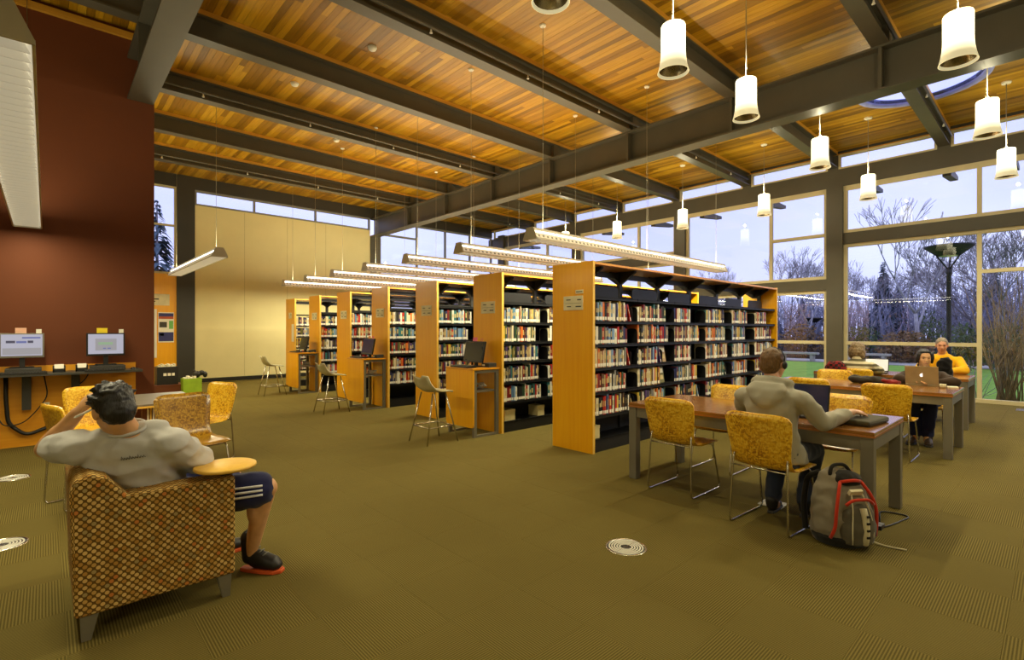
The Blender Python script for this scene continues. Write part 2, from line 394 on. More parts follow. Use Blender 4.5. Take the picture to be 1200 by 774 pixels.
# back wall: orange wainscot with tall window, steel post, cream panel, high strip, then curtain wall
wb = tag(MB().box(3.0, 8.2, YB, YB + .2, -.02, 4.88).build('wall_back', cream), kind='structure')
for x in (4.25, 5.45, 6.65): MB().box(x - .004, x + .004, YB - .002, YB + .01, .12, 4.86).build('panel_joint', plain('joint_shadow', srgb(176, 164, 118), .8) if 'joint_shadow' not in MATS else MATS['joint_shadow'], wb)
tag(MB().box(3.0, 8.2, YB - .015, YB, 0, .11).build('baseboard_back', base_black), kind='structure')
MB().box(1.1, 2.58, YB, YB + .2, -.02, 2.95).build('wainscot', orange_wood, wb)
MB().box(2.58, 3.0, YB - .04, YB + .2, 0, DECK).build('steel_post', steel_dk, wb)
MB().box(8.2, 8.55, YB - .04, YB + .2, 0, 4.68).build('steel_post', steel, wb)
MB().box(1.1, XW, YB - .02, YB + .2, 5.30, DECK + .03).build('back_beam', steel_dk, wb)

def glazed(name, axis, plane, u0, u1, z0, z1, vs=(), hs=(), fw=.06, mat=None, th=.08, edge=True, inner=()):
    """a glazed opening: frame members, mullions at vs, transoms at hs (z) ; panes between. inner: (u0,u1,z) partial transoms"""
    mat = mat or frame_lt
    root = bpy.data.objects.new(name, None); COL.objects.link(root); root['kind'] = 'structure'
    def B(nm, a, b, c, d, dep=th, off=0, m=mat):
        mb = MB()
        if axis == 'x': mb.box(plane + off, plane + off + dep, a, b, c, d)
        else: mb.box(a, b, plane + off, plane + off + dep, c, d)
        return mb.build(nm, m, root)
    if edge:
        B('frame', u0, u1, z0, z0 + fw); B('frame', u0, u1, z1 - fw, z1); B('frame', u0, u0 + fw, z0 + fw, z1 - fw); B('frame', u1 - fw, u1, z0 + fw, z1 - fw)
    us = [u0] + list(vs) + [u1]; zs = [z0] + list(hs) + [z1]
    for v in vs: B('mullion', v - fw / 2, v + fw / 2, z0 + fw, z1 - fw)
    for i in range(len(us) - 1):
        a = us[i] + (fw if i == 0 else fw / 2); b = us[i + 1] - (fw if i == len(us) - 2 else fw / 2)
        zz = zs + [z for (ua, ub, z) in inner if ua <= (a + b) / 2 <= ub]; zz.sort()
        for j in range(len(zz) - 1):
            c = zz[j] + (fw if j == 0 else fw / 2); d = zz[j + 1] - (fw if j == len(zz) - 2 else fw / 2)
            B('pane', a, b, c, d, .012, th / 2, glass)
            if j: B('transom', a, b, zz[j] - fw / 2, zz[j] + fw / 2)
    return root
# back wall glazing
glazed('window_1', 'y', YB, 1.1, 2.58, 2.95, 5.30, (), (4.25,), .05, frame_lt)
glazed('window_2', 'y', YB, 3.0, 8.2, 4.88, 5.30, (4.52, 6.33), (), .05, frame_gr)
glazed('window_3', 'y', YB, 8.55, XW, 0.02, 5.30, (10.08, 11.35, 12.55), (2.6,), .06, frame_gr, inner=((8.55, 10.08, 4.80),))
# window wall: columns, header, transom beams and glazing bays
ww = tag(MB().box(XW - .02, XW + .2, YF, YB + .2, 4.81, 5.22).build('wall_window', steel), kind='structure')
CY_ = [-4.3, -.35, 3.6, 7.55, 11.5, 15.45]
for y in CY_: MB().box(XW - .10, XW + .2, y - .165, y + .165, 0, 4.81 if y < 15 else 5.3).build('column', steel, ww)
MB().box(XW - .02, XW + .22, YF, YB + .2, 5.56, DECK + .03).build('eave_trim', steel_dk, ww)
MB().box(XW - .04, XW - .02, YF, YB, 5.555, 5.575).build('eave_line', nailer_m, ww)
wn = 4
for i in range(len(CY_) - 1):
    a, b = CY_[i] + .165, CY_[i + 1] - .165
    m1 = CY_[i] + 1.45
    if i % 2 == 1:      # the bay nearer the camera side: beam at 3.6
        glazed('window_%d' % wn, 'x', XW, a, b, 3.71, 4.81, (m1,), (), .075); wn += 1
        MB().box(XW - .03, XW + .16, a, b, 3.45, 3.71).build('transom_beam', steel, ww)
        glazed('window_%d' % wn, 'x', XW, a, b, 0.0, 3.45, (m1,), (), .075, inner=((a, m1, 2.62), (m1, b, 1.15)), edge=True); wn += 1
    else:
        glazed('window_%d' % wn, 'x', XW, a, b, 2.66, 4.81, (m1,), (), .075, inner=((a, m1, 3.72),)); wn += 1
        MB().box(XW - .03, XW + .16, a, b, 2.40, 2.66).build('transom_beam', steel, ww)
        glazed('window_%d' % wn, 'x', XW, a, b, 0.0, 2.40, (m1,), (), .075, inner=((a, m1, 1.15), (m1, b, 1.15))); wn += 1
MB().box(XW - .012, XW + .01, YF, YB, 4.69, 4.81).build('head_trim', frame_lt, ww)
ys = [YF] + JY + [YB]
for i in range(len(ys) - 1):
    glazed('window_%d' % wn, 'x', XW, ys[i] + .11, ys[i + 1] - .11, 5.22, 5.56, (), (), .045); wn += 1
for y in JY: MB().box(XW, XW + .1, y - .11, y + .11, 5.22, 5.56).build('joist_seat', steel, ww)
# sunshade arms outside
for y in [-.35 + 1.0, 1.62, 3.0, 5.2, 7.0, 8.6, 10.5, 12.6, 14.6]:
    mb = MB(); mb.prism([(XW + .2, 4.68), (XW + .2, 4.88), (XW + 1.3, 4.88), (XW + 1.3, 4.80)], 'y', y - .07, y + .07)
    mb.build('sunshade_arm', steel_dk, ww)
# low sill strip at the window wall
MB().box(XW - .05, XW, -3.9, YB, 0, .075).build('sill', frame_lt, ww)
MB().box(XW - .9, XW - .55, -.6, .55, 0, .006).build('floor_grille', chrome, fl)
# ------------------------------------------------------------------ lamps
lens_m = emit('fluorescent_lens', (1, .93, .74, 1), 5.0)
lens_dim = emit('lit_louvre_blade', (1, .92, .72, 1), .2, .5, srgb(214, 208, 186))
pan_m = emit('lit_bottom_pan', (1, .92, .74, 1), .22, .5, srgb(206, 200, 176))
wing_m = emit('lit_perforated_wing', (1, .92, .72, 1), .30, .5, srgb(214, 206, 180)); fix_dark = plain('slot_shade', srgb(150, 142, 120), .6)
cable_m = plain('steel_cable', srgb(170, 164, 144), .4, .6)
shade_hot = emit('glowing_shade_glass', (1, .92, .60, 1), 3.0, .3, srgb(240, 232, 200))
def skirt_mat():
    m, nt, P, N, L = _new('frosted_shade_skirt'); t = N.new('ShaderNodeTexCoord'); s = N.new('ShaderNodeSeparateXYZ'); L.new(t.outputs['Object'], s.inputs[0])
    r = N.new('ShaderNodeMapRange'); r.inputs['From Min'].default_value = .06; r.inputs['From Max'].default_value = .235; r.inputs['To Min'].default_value = .42; r.inputs['To Max'].default_value = 3.0; L.new(s.outputs['Z'], r.inputs['Value'])
    P.inputs['Base Color'].default_value = srgb(236, 228, 196); P.inputs['Emission Color'].default_value = (1, .90, .55, 1); L.new(r.outputs[0], P.inputs['Emission Strength']); P.inputs['Roughness'].default_value = .3; return m   # glass lit from within, its lamp in the upper half
shade_dim = skirt_mat()
refl_m = plain('lamp_reflector', srgb(150, 138, 110), .25, .8)

def area(name, parent, loc, sx, sy, watts, up=False):
    l = bpy.data.lights.new(name, 'AREA'); l.shape = 'RECTANGLE'; l.size = sx; l.size_y = sy; l.energy = watts; l.color = WARM
    o = bpy.data.objects.new(name, l); COL.objects.link(o); o.parent = parent; o.location = loc
    o.rotation_euler = (math.pi, 0, 0) if up else (0, 0, 0)
    return o
def linear_light(loc, length, along, label, group, cables=3, pw=1.0):
    """trapezoid linear pendant running along its local +x from loc (bottom, centre)"""
    t = thing('linear_pendant', label, 'light', loc, 0 if along == 'x' else math.pi / 2, group)
    W, Tp, Hh = .125, .055, .165
    prof = [(-W, .0), (-W, .018), (-Tp, Hh), (Tp, Hh), (W, .018), (W, .0), (W - .012, .0), (W - .012, .016), (Tp - .006, Hh - .012), (-Tp + .006, Hh - .012), (-W + .012, .016), (-W + .012, 0)]
    # top channel and lower rails are open on the slopes so the lamps show from the side
    MB().box(0, length, -Tp, Tp, Hh - .03, Hh).build('top_channel', fix_grey, t)
    for s in (-1, 1):
        MB().box(0, length, s * W - .006, s * W + .006, 0, .022).build('side_rail', fix_grey, t)
    for x in (0, length - .012):
        MB().prism([(-W - .004, 0), (W + .004, 0), (W + .004, .02), (Tp + .006, Hh + .004), (-Tp - .006, Hh + .004), (-W - .004, .02)], 'x', x - (.006 if x == 0 else -.006), x + (.006 if x == 0 else .018)).build('end_plate', fix_grey, t)
    MB().box(.02, length - .02, -W + .045, W - .045, .055, .061).build('bottom_pan', pan_m, t)
    for s in (-1, 1):
        MB().tube([(.03, s * .066, .112), (length - .03, s * .066, .112)], .011, 8).build('lamp_tube', lens_m, t)
        wg = MB().add([(.01, s * .121, .02), (length - .01, s * .121, .02), (length - .01, s * .088, .088), (.01, s * .088, .088), (.01, s * .118, .019), (length - .01, s * .118, .019), (length - .01, s * .085, .087), (.01, s * .085, .087)], [(0, 1, 2, 3), (4, 7, 6, 5), (0, 4, 5, 1), (3, 2, 6, 7), (0, 3, 7, 4), (1, 5, 6, 2)]).build('side_wing', wing_m, t)
        pf = MB()
        for i in range(int(length / .085)): x = .05 + i * .085; pf.add([(x, s * .1135, .038), (x + .034, s * .1135, .038), (x + .034, s * .1005, .066), (x, s * .1005, .066)], [(0, 1, 2, 3)])
        tag(pf.build('wing_slot', fix_dark, wg), kind='stuff')
    n = int(length / .11); blade = MB().add([(0, -W + .012, .001), (0, W - .012, .001), (0, Tp, Hh - .035), (0, -Tp, Hh - .035), (.006, -W + .012, .001), (.006, W - .012, .001), (.006, Tp, Hh - .035), (.006, -Tp, Hh - .035)],
        [(0, 1, 2, 3), (4, 7, 6, 5), (0, 4, 5, 1), (1, 5, 6, 2), (2, 6, 7, 3), (3, 7, 4, 0)]).mesh('louvre_blade', lens_dim)
    for i in range(1, n): link('louvre_blade', blade, t, (length * i / n, 0, 0))
    top = DECK - loc[2]
    for i in range(cables):
        x = .25 + (length - .5) * i / (cables - 1)
        MB().tube([(x, 0, Hh), (x, 0, top)], .0035, 5).build('cable', cable_m, t)
        MB().lathe([(.04, top - .02), (.045, top - .004), (.045, top)], (x, 0, 0), 12, 0, True).build('canopy', white_pt, t)
    area('downlight', t, (length / 2, 0, -.006), length - .1, .2, LINEAR_W * pw * length / 5.6)
    area('uplight', t, (length / 2, 0, Hh + .012), length - .1, .1, UPLIGHT_W * length / 5.6, True)
    return t
ordn = ['between the two bookcases closest to the study tables', 'over the second aisle of bookcases', 'over the third aisle of bookcases', 'over the fourth aisle of bookcases', 'over the fifth aisle of bookcases', 'over the sixth aisle of bookcases', 'behind the last bookcase by the cream wall']
for k in range(7):
    linear_light((4.77, 4.82 + 1.597 * k, 2.66), 5.65, 'x', 'long linear pendant light ' + ordn[k], 'linear lights over the bookcases', 3, 1.75)
linear_light((-.165, 3.05, 2.70), 5.5, 'y', 'long linear pendant light in front of the rust red wall', 'linear lights over the reading area', 2, 1.0)
linear_light((2.22, 9.9, 2.72), 4.2, 'y', 'short linear pendant light in the alcove by the dark steel post', 'linear lights over the reading area', 2)
# more of the same row behind the photographer
linear_light((-3.6, -5.2, 2.70), 5.65, 'y', 'long linear pendant light near the rear wall', 'linear lights over the reading area', 3, 1.6)

def pendant(x, y, label):
    zb, zt = 4.03, 4.50
    t = thing('glass_pendant', label, 'light', (x, y, zb), 0, 'glass pendants over the study tables')
    H = zt - zb
    outer = [(.152, 0), (.146, .02), (.134, .07), (.124, .13), (.119, .19), (.118, .24)]
    up = [(.118, .24), (.118, .3), (.118, H - .012), (.112, H), (.02, H + .002)]
    a = MB().lathe(outer + [(.114, .24), (.115, .19), (.120, .13), (.130, .07), (.142, .02), (.148, 0)], (0, 0, 0), 28); a.build('shade_skirt', shade_dim, t)
    MB().lathe(up, (0, 0, 0), 28).build('shade_body', shade_hot, t)
    MB().lathe([(.136, .025), (.10, .13), (.05, .17), (.001, .175)], (0, 0, 0), 20).build('reflector', refl_m, t)
    MB().lathe([(.02, H), (.018, H + .05), (.006, H + .06)], (0, 0, 0), 10).build('cap', white_pt, t)
    top = DECK - zb
    MB().tube([(0, 0, H + .05), (0.006, .002, H + .6), (0, 0, top)], .006, 6).build('cord', cable_m, t)
    MB().tube([(.07, 0, H - .005), (.02, 0, H + .06), (0, 0, H + .12), (-.02, 0, H + .06), (-.07, 0, H - .005)], .003, 5).build('hanger', cable_m, t)
    MB().lathe([(.06, top - .03), (.068, top - .01), (.068, top)], (0, 0, 0), 16, 0, True).build('canopy', white_pt, t)
    l = bpy.data.lights.new('bulb', 'SPOT'); l.energy = PENDANT_W * 1.6; l.color = WARM; l.spot_size = 2.6; l.spot_blend = .6; l.shadow_soft_size = .05
    o = bpy.data.objects.new('bulb', l); COL.objects.link(o); o.parent = t; o.location = (0, 0, -.01)
    l = bpy.data.lights.new('bulb_glow', 'POINT'); l.energy = PENDANT_W * .35; l.color = WARM; l.shadow_soft_size = .025
    o = bpy.data.objects.new('bulb_glow', l); COL.objects.link(o); o.parent = t; o.location = (0, 0, H + .13)
    return t
for (x, y, lb) in [(4.62, 2.63, 'over the study table beside the bookcase end panel'), (6.28, 2.6, 'between the first and second study tables, bookcase side'), (6.47, .67, 'between the first and second study tables, open side'),
                   (9.2, .66, 'over the aisle before the third study table, open side'), (9.07, 2.6, 'over the second study table, bookcase side'),
                   (11.92, .62, 'by the window wall, first of the row'), (11.92, 2.57, 'by the window wall, second of the row'), (11.9, 4.53, 'by the window wall, third of the row'),
                   (11.88, 6.5, 'by the window wall, fourth of the row'), (11.82, 8.46, 'by the window wall, fifth of the row'), (11.9, 10.45, 'by the window wall, sixth of the row'),
                   (2.92, 2.72, 'over the open carpet before the study tables'), (6.4, -1.35, 'beyond the open end of the first table'), (9.15, -1.35, 'beyond the open end of the second table'), (11.9, -1.35, 'beyond the open end of the third table'),
                   (2.9, -1.3, 'over the open carpet by the rear wall')]:
    pendant(x, y, 'lit white glass pendant lamp ' + lb)
# ------------------------------------------------------------------ bookcases
RX0, RX1 = 4.68, 10.34
RW = .63; BAY = (RX1 - RX0 - .08) / 6
SH = [.15, .43, .71, 1.0, 1.28, 1.56, 1.85]
RY = [3.69 + 1.599 * k for k in range(7)]
panel_me = MB().prism(rrect(0, RW, 0, 2.26, .006, 2), 'x', 0, .035).mesh('end_panel', orange_wood)
edge_me = MB().box(-.002, .037, -.003, .0, 0.0, 2.26).box(-.002, .037, RW, RW + .003, 0, 2.26).mesh('panel_edge', orange_edge)
shelf_me = MB().box(.004, BAY - .004, 0, .27, -.018, 0).box(.004, BAY - .004, 0, .006, -.035, 0).mesh('shelf', black_metal)
long_shelf_me = MB().box(0, BAY * 6, 0, .27, -.018, 0).mesh('shelf', black_metal)
half_me = MB().box(0, BAY * 3, 0, .27, -.018, 0).mesh('shelf', black_metal)
base_me = MB().box(0, BAY * 6, .03, RW - .03, 0, .15).mesh('base', black_metal)
back_me = MB().box(0, BAY * 6, RW / 2 - .006, RW / 2 + .006, .15, 1.88).mesh('back_sheet', plain('dark_back_sheet', srgb(20, 20, 22), .6))
post_me = MB().box(-.03, .03, RW / 2 - .025, RW / 2 + .025, .15, 2.2).mesh('post', black_metal)
brk_me = MB().prism([(RW / 2 - .25, 2.222), (RW / 2 + .25, 2.222), (RW / 2 + .25, 2.20), (RW / 2 + .04, 2.06), (RW / 2 - .04, 2.06), (RW / 2 - .25, 2.20)], 'x', -.02, .02).prism([(-.22, 2.21), (.22, 2.21), (.22, 2.195), (.03, 2.08), (-.03, 2.08), (-.22, 2.195)], 'y', RW / 2 - .012, RW / 2 + .012).mesh('canopy_bracket', black_metal)
canopy_me = MB().box(-.02, BAY * 6 + .02, .0, RW, 2.225, 2.25).mesh('canopy', orange_x)
beam_me = MB().box(0, BAY * 6, RW / 2 - .012, RW / 2 + .012, 2.13, 2.2).mesh('canopy_rail', plain('navy_rail', srgb(44, 46, 66), .4))
plate_m = plain('sign_plate', srgb(222, 212, 176), .6)
def range_sign(parent, y0, z0, wd, hh, lines):
    s = MB().box(-.008, 0, y0, y0 + wd, z0, z0 + hh).build('range_sign', plate_m, parent)
    mb = MB()
    for (a, b, c, d) in lines: mb.box(-.0095, -.0078, y0 + a * wd, y0 + b * wd, z0 + c * hh, z0 + d * hh)
    mb.build('lettering', ink, s)
case_label = ['bookcase beside the study table', 'bookcase with the pink-tagged computer monitor', 'third bookcase from the study table', 'bookcase with the computer stand showing a blue monitor', 'fifth bookcase from the study table', 'bookcase with the computer stand close to the cream wall', 'last bookcase along the row, against the cream wall']
cases = []
for k, y in enumerate(RY):
    t = thing('library_bookcase', 'orange wood and black metal ' + case_label[k], 'bookcase', (RX0, y, 0), 0, 'library bookcases in a row'); cases.append(t)
    for x in (0, RX1 - RX0 - .035):
        p = link('end_panel', panel_me, t, (x, 0, 0)); link('panel_edge', edge_me, p)
    L0 = .04
    link('base', base_me, t, (L0, 0, 0)); link('canopy', canopy_me, t, (L0, 0, 0)); link('canopy_rail', beam_me, t, (L0, 0, 0))
    if k < 6: link('back_sheet', back_me, t, (L0, 0, 0))
    for i in range(7):
        link('post', post_me, t, (L0 + min(max(i * BAY, .03), 6 * BAY - .03), 0, 0))
        if 0 < i < 6 or k < 3: link('canopy_bracket', brk_me, t, (L0 + min(max(i * BAY, .23), 6 * BAY - .23), 0, 0))
    for z in SH:
        for i in range(6 if k < 2 else 3):
            link('shelf', shelf_me, t, (L0 + i * BAY, .03, z))
        if k >= 2: link('shelf', half_me, t, (L0 + 3 * BAY, .03, z))
        link('shelf', long_shelf_me, t, (L0, RW - .30, z))
    range_sign(t, .145, 1.86 - .17, .30, .17, [(.08, .28, .68, .76), (.62, .85, .70, .77), (.08, .36, .2, .28), (.6, .82, .22, .29), (.08, .9, .47, .49)]) if k < 6 else range_sign(t, .2, 1.75, .22, .15, [(.1, .4, .6, .7)])
    if k == 0: range_sign(t, .14, 1.885, .115, .045, [(.1, .9, .4, .6)])
    if k == 6: MB().box(-.008, 0, .05, .2, 1.15, 1.6).build('paper_notice', paper, t)

# ------------------------------------------------------------------ books
BC = {'navy blue': (38, 44, 92), 'dark red': (120, 28, 26), 'bright red': (184, 42, 30), 'cream': (214, 202, 168), 'white': (226, 222, 210), 'black': (30, 28, 28), 'dark green': (44, 74, 50), 'teal': (52, 112, 116),
      'orange': (206, 106, 36), 'yellow': (212, 178, 56), 'grey': (128, 126, 120), 'brown': (96, 66, 42), 'light blue': (120, 152, 190), 'purple': (84, 58, 112), 'tan': (174, 144, 100), 'olive': (112, 108, 54), 'charcoal': (58, 56, 56), 'sky blue': (88, 130, 176)}
bnames = list(BC); bmat = {n: plain('book_' + n.replace(' ', '_'), srgb(*BC[n]), .45, 0, .08, 20) for n in bnames}
pages_m = plain('book_pages', srgb(222, 212, 184), .9); sticker_m = plain('call_number_sticker', srgb(238, 234, 222), .7)
band_m = plain('spine_title_band', srgb(200, 180, 120), .5)
rb = random.Random(11)
stuff = MB(); stuff_cols = []
cand = []
def book_geo(mb, W, H, D, title, base=0):
    c = .0025
    mb.box(0, c, 0, D, 0, H, 0); mb.box(W - c, W, 0, D, 0, H, 0); mb.box(c, W - c, 0, c, 0, H, 0)
    mb.box(c, W - c, c, D - .006, .004, H - .005, 1)
    if W > .013: mb.box(.001, W - .001, -.0008, .001, .012, .012 + .038, 2)
    if title: mb.box(W * .22, W * .78, -.0006, .001, H * .45, H * title, 3)
    return mb
shelf_nm = {5: 'top book shelf', 4: 'second book shelf', 3: 'third book shelf', 2: 'fourth book shelf', 1: 'fifth book shelf', 0: 'base shelf'}
bay_nm = ['end-panel bay', 'second bay', 'third bay', 'fourth bay', 'fifth bay', 'sixth bay']
tone = [('navy blue', 2), ('dark red', 2), ('bright red', 1.6), ('cream', 2.6), ('white', 3), ('black', 2.2), ('dark green', 1.2), ('teal', 1), ('orange', 1.1), ('yellow', .9), ('grey', 1.4), ('brown', 1.2), ('light blue', 1), ('purple', .7), ('tan', 1.5), ('olive', .6), ('charcoal', 1.4), ('sky blue', .9)]
pool = [n for n, wgt in tone for _ in range(int(wgt * 10))]
bookend_spots = []
FILL = {(0, 0): (.92, .88, .92, .92, .80), }
for k, y in enumerate(RY):
    nb = 6 if k == 0 else (2 if k < 3 else 1)
    if k == 6: nb = 2
    for i in range(nb):
        for lv in (1, 2, 3, 4, 5):
            if i and k < 3: bookend_spots.append((k, i, lv, RX0 + .04 + i * BAY + .002, y, SH[lv], 'before'))
            x = RX0 + .04 + i * BAY + .012; z = SH[lv]; end = RX0 + .04 + (i + 1) * BAY - .012
            fill = rb.uniform(.5, .86) if k == 0 and i else rb.uniform(.68, .9)
            if k == 0 and i == 0: fill = rb.uniform(.72, .86)
            stop = x + (end - x) * fill
            th = [.022, .03, .036][rb.randrange(3)]; bh = rb.uniform(.2, .225)
            while x < stop:
                W = max(.011, rb.gauss(th, .009)); H = min(.25, max(.17, rb.gauss(bh, .014))); D = rb.uniform(.14, .19)
                if x + W > stop + .01: break
                cand.append([k, i, lv, x, y + .034 + rb.uniform(0, .014), z, W, H, D, rb.choice(pool), 0, rb.choice((0, 0, .8, .75, .68))])
                x += W + .0012
            lean = rb.random() < .35 and k == 0
            if lean and x + .11 < end - .04:
                W, H, D = .02, rb.uniform(.2, .23), .16
                cand.append([k, i, lv, x + .075, y + .04, z, W, H, D, rb.choice(pool), -.32, .7]); x += .11
            if x + .04 < end: bookend_spots.append((k, i, lv, x + .004, y, z, 'after'))
def csize(c):
    q = proj((c[3], c[4], c[5] + .1)); return -(c[6] * c[7] / q[2] ** 2) if q and q[0] < 1200 else 0
cand.sort(key=lambda c: proj((c[3], c[4], c[5]))[2] if c[0] == 0 else 50 + c[0])
for n, c in enumerate(cand):
    k, i, lv, x, yy, z, W, H, D, cn, lean, ti = c
    if n < 300:
        o = book_geo(MB(), W, H, D, ti).build('book', [bmat[cn], pages_m, sticker_m, band_m])
        o.location = (x, yy, z); o.rotation_euler = (0, lean, 0)
        sz = 'slim' if W < .022 else ('thick' if W > .036 else 'medium-width')
        tag(o, f"{sz} {'leaning ' if lean else ''}{cn} book, {shelf_nm[lv]}, {bay_nm[i]}, bookcase by study table", 'book', 'library books on the bookcase beside the study table')
    else:
        m = MB(); book_geo(m, W, H, D, ti)
        R = Matrix.Rotation(lean, 3, 'Y'); off = Vector((x, yy, z))
        stuff.add([off + R @ Vector(v) for v in m.v], m.f)
        cc = {0: srgb(*BC[cn]), 1: srgb(222, 212, 184), 2: srgb(238, 234, 222), 3: srgb(200, 180, 120)}
        stuff_cols += [cc[mi] for mi in m.m]
tag(with_col(stuff.build('shelved_books', attr_mat('book_covers')), stuff_cols), 'closely packed library books of many colours on the farther bookcases and bays', 'books', None, 'stuff')
# black bookends
be_poly = [(.0, 0), (.13, 0), (.13, .10)] + arc((.09, .10), .04, 0, math.pi / 2, 5)[1:] + arc((.04, .10), .04, math.pi / 2, math.pi, 5) + [(0, .10)]
be_me = MB().prism([(u * 1.25, v * 1.35) for u, v in be_poly], 'x', 0, .004).box(-.03, .004, 0, .12, 0, .002).mesh('bookend', black_metal)
for (k, i, lv, x, y, z, sd) in bookend_spots:
    if k > 2: continue
    o = link('bookend', be_me, None, (x, y + .04, z)); wh = ['bookcase by study table', 'bookcase by pink-tagged monitor', 'third bookcase from study table'][k]
    tag(o, f"black bookend {sd} the books, {shelf_nm[lv]}, {bay_nm[i]}, {wh}", 'bookend', 'black bookends on the shelves')
# bookends pushed together on the empty top shelf of the first bookcases
tops = MB().prism(rrect(0, .62, 0, .15, .05, 4), 'y', 0, .01).mesh('shelf_divider', black_metal)
for k in (0, 1):
    for i in range(6 if k == 0 else 2):
        o = link('shelf_divider', tops, None, (RX0 + .04 + i * BAY + .12, RY[k] + .2, SH[6])); tag(o, f"black low divider on empty top shelf, {bay_nm[i]}, " + ['bookcase by study table', 'bookcase by pink-tagged monitor'][k], 'divider', 'black dividers on the empty top shelves')
# face-out books
def face_out(k, i, lv, fx, cn, lab):
    x = RX0 + .04 + i * BAY + fx * BAY
    m = MB(); R = Matrix.Rotation(-.16, 3, 'X')
    m.obox((0, 0, .115), (.15, .022, .22), None, 0); m.obox((0, .001, .115), (.144, .018, .222), None, 1)
    m.box(-.06, .06, -.0122, -.0108, .14, .2, 2); m.box(-.05, .05, -.0122, -.0108, .05, .11, 3)
    o = m.build('book', [bmat[cn], pages_m, sticker_m, band_m]); o.location = (x, RY[k] + .07, SH[lv] + .004); o.rotation_euler = (-.16, 0, 0)
    tag(o, lab, 'book', 'face-out books')
face_out(0, 1, 3, .72, 'tan', 'tan book displayed face out on third book shelf beside the study table')
face_out(0, 1, 2, .68, 'olive', 'olive book displayed face out on fourth book shelf beside the study table')
face_out(0, 3, 2, .5, 'cream', 'cream book displayed face out on fourth book shelf, fourth bay')
# pale storage boxes on base shelves
box_m = plain('pale_card_box', srgb(206, 190, 136), .8)
for (k, x, wdt, lab) in [(0, .06, .12, 'pale card box on base shelf of the bookcase beside the study table'), (1, .08, .2, 'pale card box on base shelf of the bookcase with pink-tagged monitor'), (1, .75, .14, 'narrow pale card box further along the base shelf of that second bookcase')]:
    m = MB().box(0, wdt, 0, .2, 0, .15).box(-.003, wdt + .003, -.003, .203, .12, .155)
    tag(m.build('storage_box', box_m), lab, 'box', 'card boxes on base shelves').location = (RX0 + .04 + x, RY[k] + .07, SH[0])
# ------------------------------------------------------------------ study tables
def study_table(loc, label, W=.95, Ln=2.0):
    t = thing('study_table', label, 'table', loc, 0, 'rectangular study tables'); H = .74
    MB().box(0, W, 0, Ln, H - .028, H).build('table_top', table_top_m, t, .004)
    MB().box(-.002, W + .002, -.002, Ln + .002, H - .040, H - .026).build('top_edging', table_edge_m, t)
    a = .085
    for x in (0, W - a):
        for y in (0, Ln - a): MB().box(x + .006, x + a + .0, y + .006, y + a, 0, H - .04).build('leg', taupe, t, .004)
    for x in (.012, W - .034): MB().box(x, x + .022, a, Ln - a, H - .135, H - .04).build('apron', taupe, t)
    for y in (.012, Ln - .034): MB().box(a, W - a, y, y + .022, H - .135, H - .04).build('apron', taupe, t)
    return t
study_table((4.2, .87, 0), 'brown topped study table with taupe legs beside the bookcase, backpack at its foot')
study_table((7.40, .81, 0), 'brown topped study table with taupe legs carrying the silver laptop')
study_table((9.78, .90, 0), 'brown topped study table with taupe legs next to the window wall', .92)

# ------------------------------------------------------------------ chairs : one strand-board shell on a sled frame, faces local +x
def chair_shell():
    prof = [(.235, .425), (.215, .438), (.14, .442), (.02, .432), (-.10, .430), (-.165, .442), (-.205, .475), (-.228, .53), (-.245, .60), (-.268, .70), (-.292, .80), (-.304, .85)]
    wid = [.19, .215, .225, .228, .222, .216, .212, .212, .218, .232, .238, .215]
    cup = [0, .0, .004, .012, .012, .01, .008, .008, .01, .014, .018, .02]
    n = 10; top = []; bot = []
    for i, ((x, z), wd, cu) in enumerate(zip(prof, wid, cup)):
        a = prof[max(i - 1, 0)]; b = prof[min(i + 1, len(prof) - 1)]; t = Vector((b[0] - a[0], 0, b[1] - a[1])).normalized(); nn = Vector((t.z, 0, -t.x))
        if nn.z < 0 and i < 5: nn = -nn
        nn = Vector((-t.z, 0, t.x)) * -1
        r1 = []; r2 = []
        for k in range(n + 1):
            u = -1 + 2 * k / n
            # dishing lifts the sides towards the sitter
            d = cu * u * u
            edge = .02 * max(0, abs(u) - .75) / .25 if i in (0, len(prof) - 1) else 0
            p = Vector((x, u * wd, z)) + nn * d - t * edge * (1 if i else -1)
            r1.append(p + nn * .006); r2.append(p - nn * .006)
        top.append(r1); bot.append(r2)
    rings = [r1 + list(reversed(r2)) for r1, r2 in zip(top, bot)]
    return MB().loft(rings, 0, True, True)
shell_me = chair_shell().mesh('shell', osb_yel)
def rounded_path(pts, r=.05, n=4):
    P = [Vector(p) for p in pts]; out = [P[0]]
    for i in range(1, len(P) - 1):
        a = (P[i - 1] - P[i]); b = (P[i + 1] - P[i]); k = min(r, a.length / 2, b.length / 2); A = P[i] + a.normalized() * k; B = P[i] + b.normalized() * k
        for j in range(n + 1):
            t = j / n; out.append(A * (1 - t) ** 2 + P[i] * 2 * t * (1 - t) + B * t * t)
    return out + [P[-1]]
def sled(s): return MB().tube(rounded_path([(-.225, s * .19, .53), (-.24, s * .195, .46), (-.265, s * .21, .008), (.27, s * .21, .008), (.17, s * .19, .415), (.02, s * .15, .418)], .045), .0075, 7).mesh('sled_leg', chrome)
sled_me = [sled(-1), sled(1)]
cross_me = MB().tube([(-.238, -.195, .44), (-.238, .195, .44)], .006, 6).tube([(.14, -.185, .417), (.14, .185, .417)], .006, 6).mesh('crossbar', chrome)
osb_shaded = osb('shaded_strand_shell', srgb(94, 62, 8), srgb(144, 102, 18), srgb(176, 136, 40)); shell_shaded = shell_me.copy(); shell_shaded.materials[0] = osb_shaded  # darker copy of the yellow shell, with the shade put into its colour
